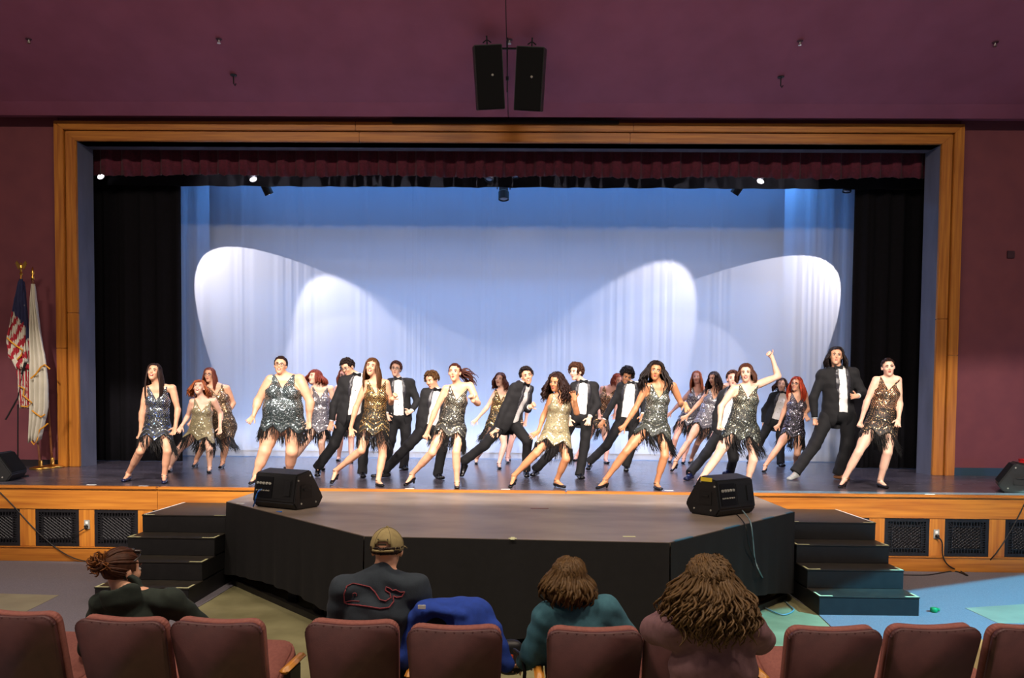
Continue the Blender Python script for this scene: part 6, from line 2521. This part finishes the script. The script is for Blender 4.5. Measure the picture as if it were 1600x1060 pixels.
def print_line(pts, r_, nm):
    P_ = []
    for (a, b) in zip(pts[:-1], pts[1:]):
        for t in np.linspace(0, 1, 5)[:-1]:
            q = onshirt(a[0]+(b[0]-a[0])*t, a[1]+(b[1]-a[1])*t)
            if q is not None:
                P_.append(q)
    q = onshirt(*pts[-1])
    if q is not None:
        P_.append(q)
    if len(P_) > 2:
        MB().tube([tuple(p) for p in P_], r_, 5).build(nm, PR, root)


print_line([(617, 692), (615, 655), (630, 612), (660, 598), (700, 606), (742, 616), (766, 640), (790, 678), (820, 685), (845, 668), (840, 648), (818, 634), (820, 616),
            (838, 622), (852, 634), (868, 630), (890, 642), (912, 641), (898, 664), (872, 668), (856, 660), (858, 688), (836, 716), (792, 722), (740, 713), (690, 706), (632, 700), (617, 692)],
           0.004, 'whale_print')
print_line([(620, 690), (650, 684), (690, 686)], 0.0026, 'whale_mouth_print')
print_line([(660, 662), (658, 650), (668, 645), (678, 650), (676, 660)], 0.0026, 'whale_eye_print')

# viewer in teal
Y3 = 4.42
root, J, A_, _ = viewer('viewer with chin length brown hair and a teal sweatshirt seen from behind', Y3, (888, 905), (905, 952), (856, 966), (944, 954), at(915, 1010, Y3)[0],
                        (172, 2, -8), 'light', ('bob', '5E4626', dict(length=0.14, n=300, vol=1.2, curl=0.012, seed=33, spread=0.012)), knit('teal_sweat', '3C6C7A', '346270'), 'sweatshirt',
                        at(836, 1020, Y3+0.05), at(818, 1036, Y3+0.26), at(985, 1010, Y3+0.1), at(965, 1040, Y3+0.3), b=1.08, infl=0.034)

# curly haired viewer in the nearer row
Y4 = 3.55
root, J, A_, _ = viewer('viewer with a big mass of curly brown hair and a mauve top, nearest the camera', Y4, (1108, 912), (1112, 965), (1052, 985), (1172, 985), at(1122, 1100, Y4)[0],
                        (180, 2, 0), 'light', ('long', '644C2C', dict(length=0.23, n=620, vol=1.5, curl=0.026, seed=34, fine=0.62, spread=0.022)), knit('mauve_jersey', '7A585C', '6E4E52'), 'top',
                        at(1024, 985, Y4+0.16), at(1085, 935, Y4+0.34), at(1186, 1000, Y4+0.16), at(1135, 938, Y4+0.34), b=1.0, pz=0.45)

# ------------------------------------------------------------------ things lying on the seats
BLUEJ = knit('royal_blue_fleece', '1B3F9E', '17388C')
t = thing('blue_jacket', 'royal blue hooded jacket bundled on a seat beside the capped man', 'jacket', tuple(at(708, 1000, 4.35)))
f = Field([at(620, 925, 4.3), at(805, 1060, 4.3), at(620, 925, 4.7)], 0.1, 0.010)
c = at(712, 972, 4.42)
E3 = ((1, 0, 0), (0, 1, 0), (0, 0, 1))
f.ell(c, E3, (0.20, 0.14, 0.14), 0.04)
f.ell(at(740, 968, 4.42), E3, (0.13, 0.12, 0.12), 0.05)
f.ell(at(668, 955, 4.40), E3, (0.09, 0.10, 0.07), 0.04)
f.seg(at(652, 968, 4.40), at(632, 1030, 4.38), 0.06, 0.06, 0.05)
f.seg(at(770, 985, 4.36), at(792, 1040, 4.36), 0.055, 0.045, 0.04)
f.seg(at(690, 1000, 4.45), at(720, 1060, 4.5), 0.15, 0.16, 0.05)
f.seg(at(655, 955, 4.34), at(725, 962, 4.30), 0.03, 0.02, 0.03)
f.ell(at(680, 978, 4.28), E3, (0.11, 0.09, 0.055), 0.02, sub=True)
X, Y_, Z = f.grid()
f.F = f.F+(0.006*np.sin(Z*40+X*30)*np.sin(X*26-Z*20)).astype(np.float32)
V, Q = f.mesh()
mesh_obj('cloth', V, Q, BLUEJ, t, True)
f = Field([at(640, 950, 4.3), at(730, 990, 4.5)], 0.12, 0.012)
f.ell(at(683, 978, 4.40), E3, (0.115, 0.075, 0.065), 0.0)
V, Q = f.mesh()
mesh_obj('hood_inside', V, Q, mat('dark_hood_inside', '0E0F16', rough=0.9), t, True)  # dark body filling the hood opening
MB().bevbox(-0.022, 0.022, -0.003, 0.003, -0.012, 0.012, 0.002, Matrix.Translation(at(659, 949, 4.29))).build('white_tag', WTAPE, t)

BAGM = mat('black_bag_leather', '0E0D0F', '151416', rough=0.5, scale=20)
t = thing('handbag', 'black handbag with a long strap between the blue jacket and the viewer in teal', 'bag', tuple(at(800, 1030, 4.75)))
f = Field([at(785, 1000, 4.7), at(815, 1050, 4.9)], 0.12, 0.009)
f.seg(at(795, 1012, 4.8), at(800, 1040, 4.8), 0.085, 0.10, 0.02, side=(1, 0, 0), fa=0.05, fb=0.06)
V, Q = f.mesh()
mesh_obj('bag_body', V, Q, BAGM, t, True)
MB().tube([at(803, 1016, 4.62), at(812, 1022, 4.55), at(818, 1035, 4.5), at(820, 1052, 4.48), at(818, 1075, 4.5)], 0.012, 6).build('strap', BAGM, t, True)
MB().bevbox(-0.012, 0.012, -0.004, 0.004, -0.014, 0.014, 0.002, Matrix.Translation(at(799, 1027, 4.66))).build('orange_tag', mat('orange_tag', 'D9531E'), t)
t = thing('cream_bag', 'cream cloth bag showing between the two rightmost seats', 'bag', tuple(at(1526, 1030, 4.55)))
f = Field([at(1505, 1000, 4.5), at(1550, 1060, 4.7)], 0.08, 0.010)
f.seg(at(1532, 1015, 4.6), at(1526, 1050, 4.6), 0.05, 0.07, 0.02, side=(1, 0, 0), fa=0.06, fb=0.08)
V, Q = f.mesh()
mesh_obj('bag_body', V, Q, mat('cream_canvas', 'C9BC8A', rough=0.85), t, True)
MB().tube([at(1520, 1010, 4.6), at(1526, 1000, 4.6), at(1535, 1008, 4.6)], 0.01, 6).build('handle', MATS['cream_canvas'], t, True)

# ------------------------------------------------------------------ lighten the dense figure meshes
RATIO = {'body': 0.55, 'jacket': 0.45, 'trousers': 0.4, 'shirt': 0.4, 'lapel': 0.5, 'shoe': 0.45, 'dress': 0.8, 'hoodie': 0.5, 'sweatshirt': 0.5, 'top': 0.5}
todo = []
for o in SC.objects:
    k = o.name.split('.')[0]
    if o.type == 'MESH' and k in RATIO and not (k == 'shirt' and False):
        md = o.modifiers.new('lighten', 'DECIMATE')
        md.ratio = RATIO[k]
        todo.append(o)
dg = bpy.context.evaluated_depsgraph_get()
new = [(o, bpy.data.meshes.new_from_object(o.evaluated_get(dg), preserve_all_data_layers=True, depsgraph=dg)) for o in todo]
for o, me in new:
    old = o.data
    o.modifiers.clear()
    o.data = me
    me.name = old.name
    bpy.data.meshes.remove(old)
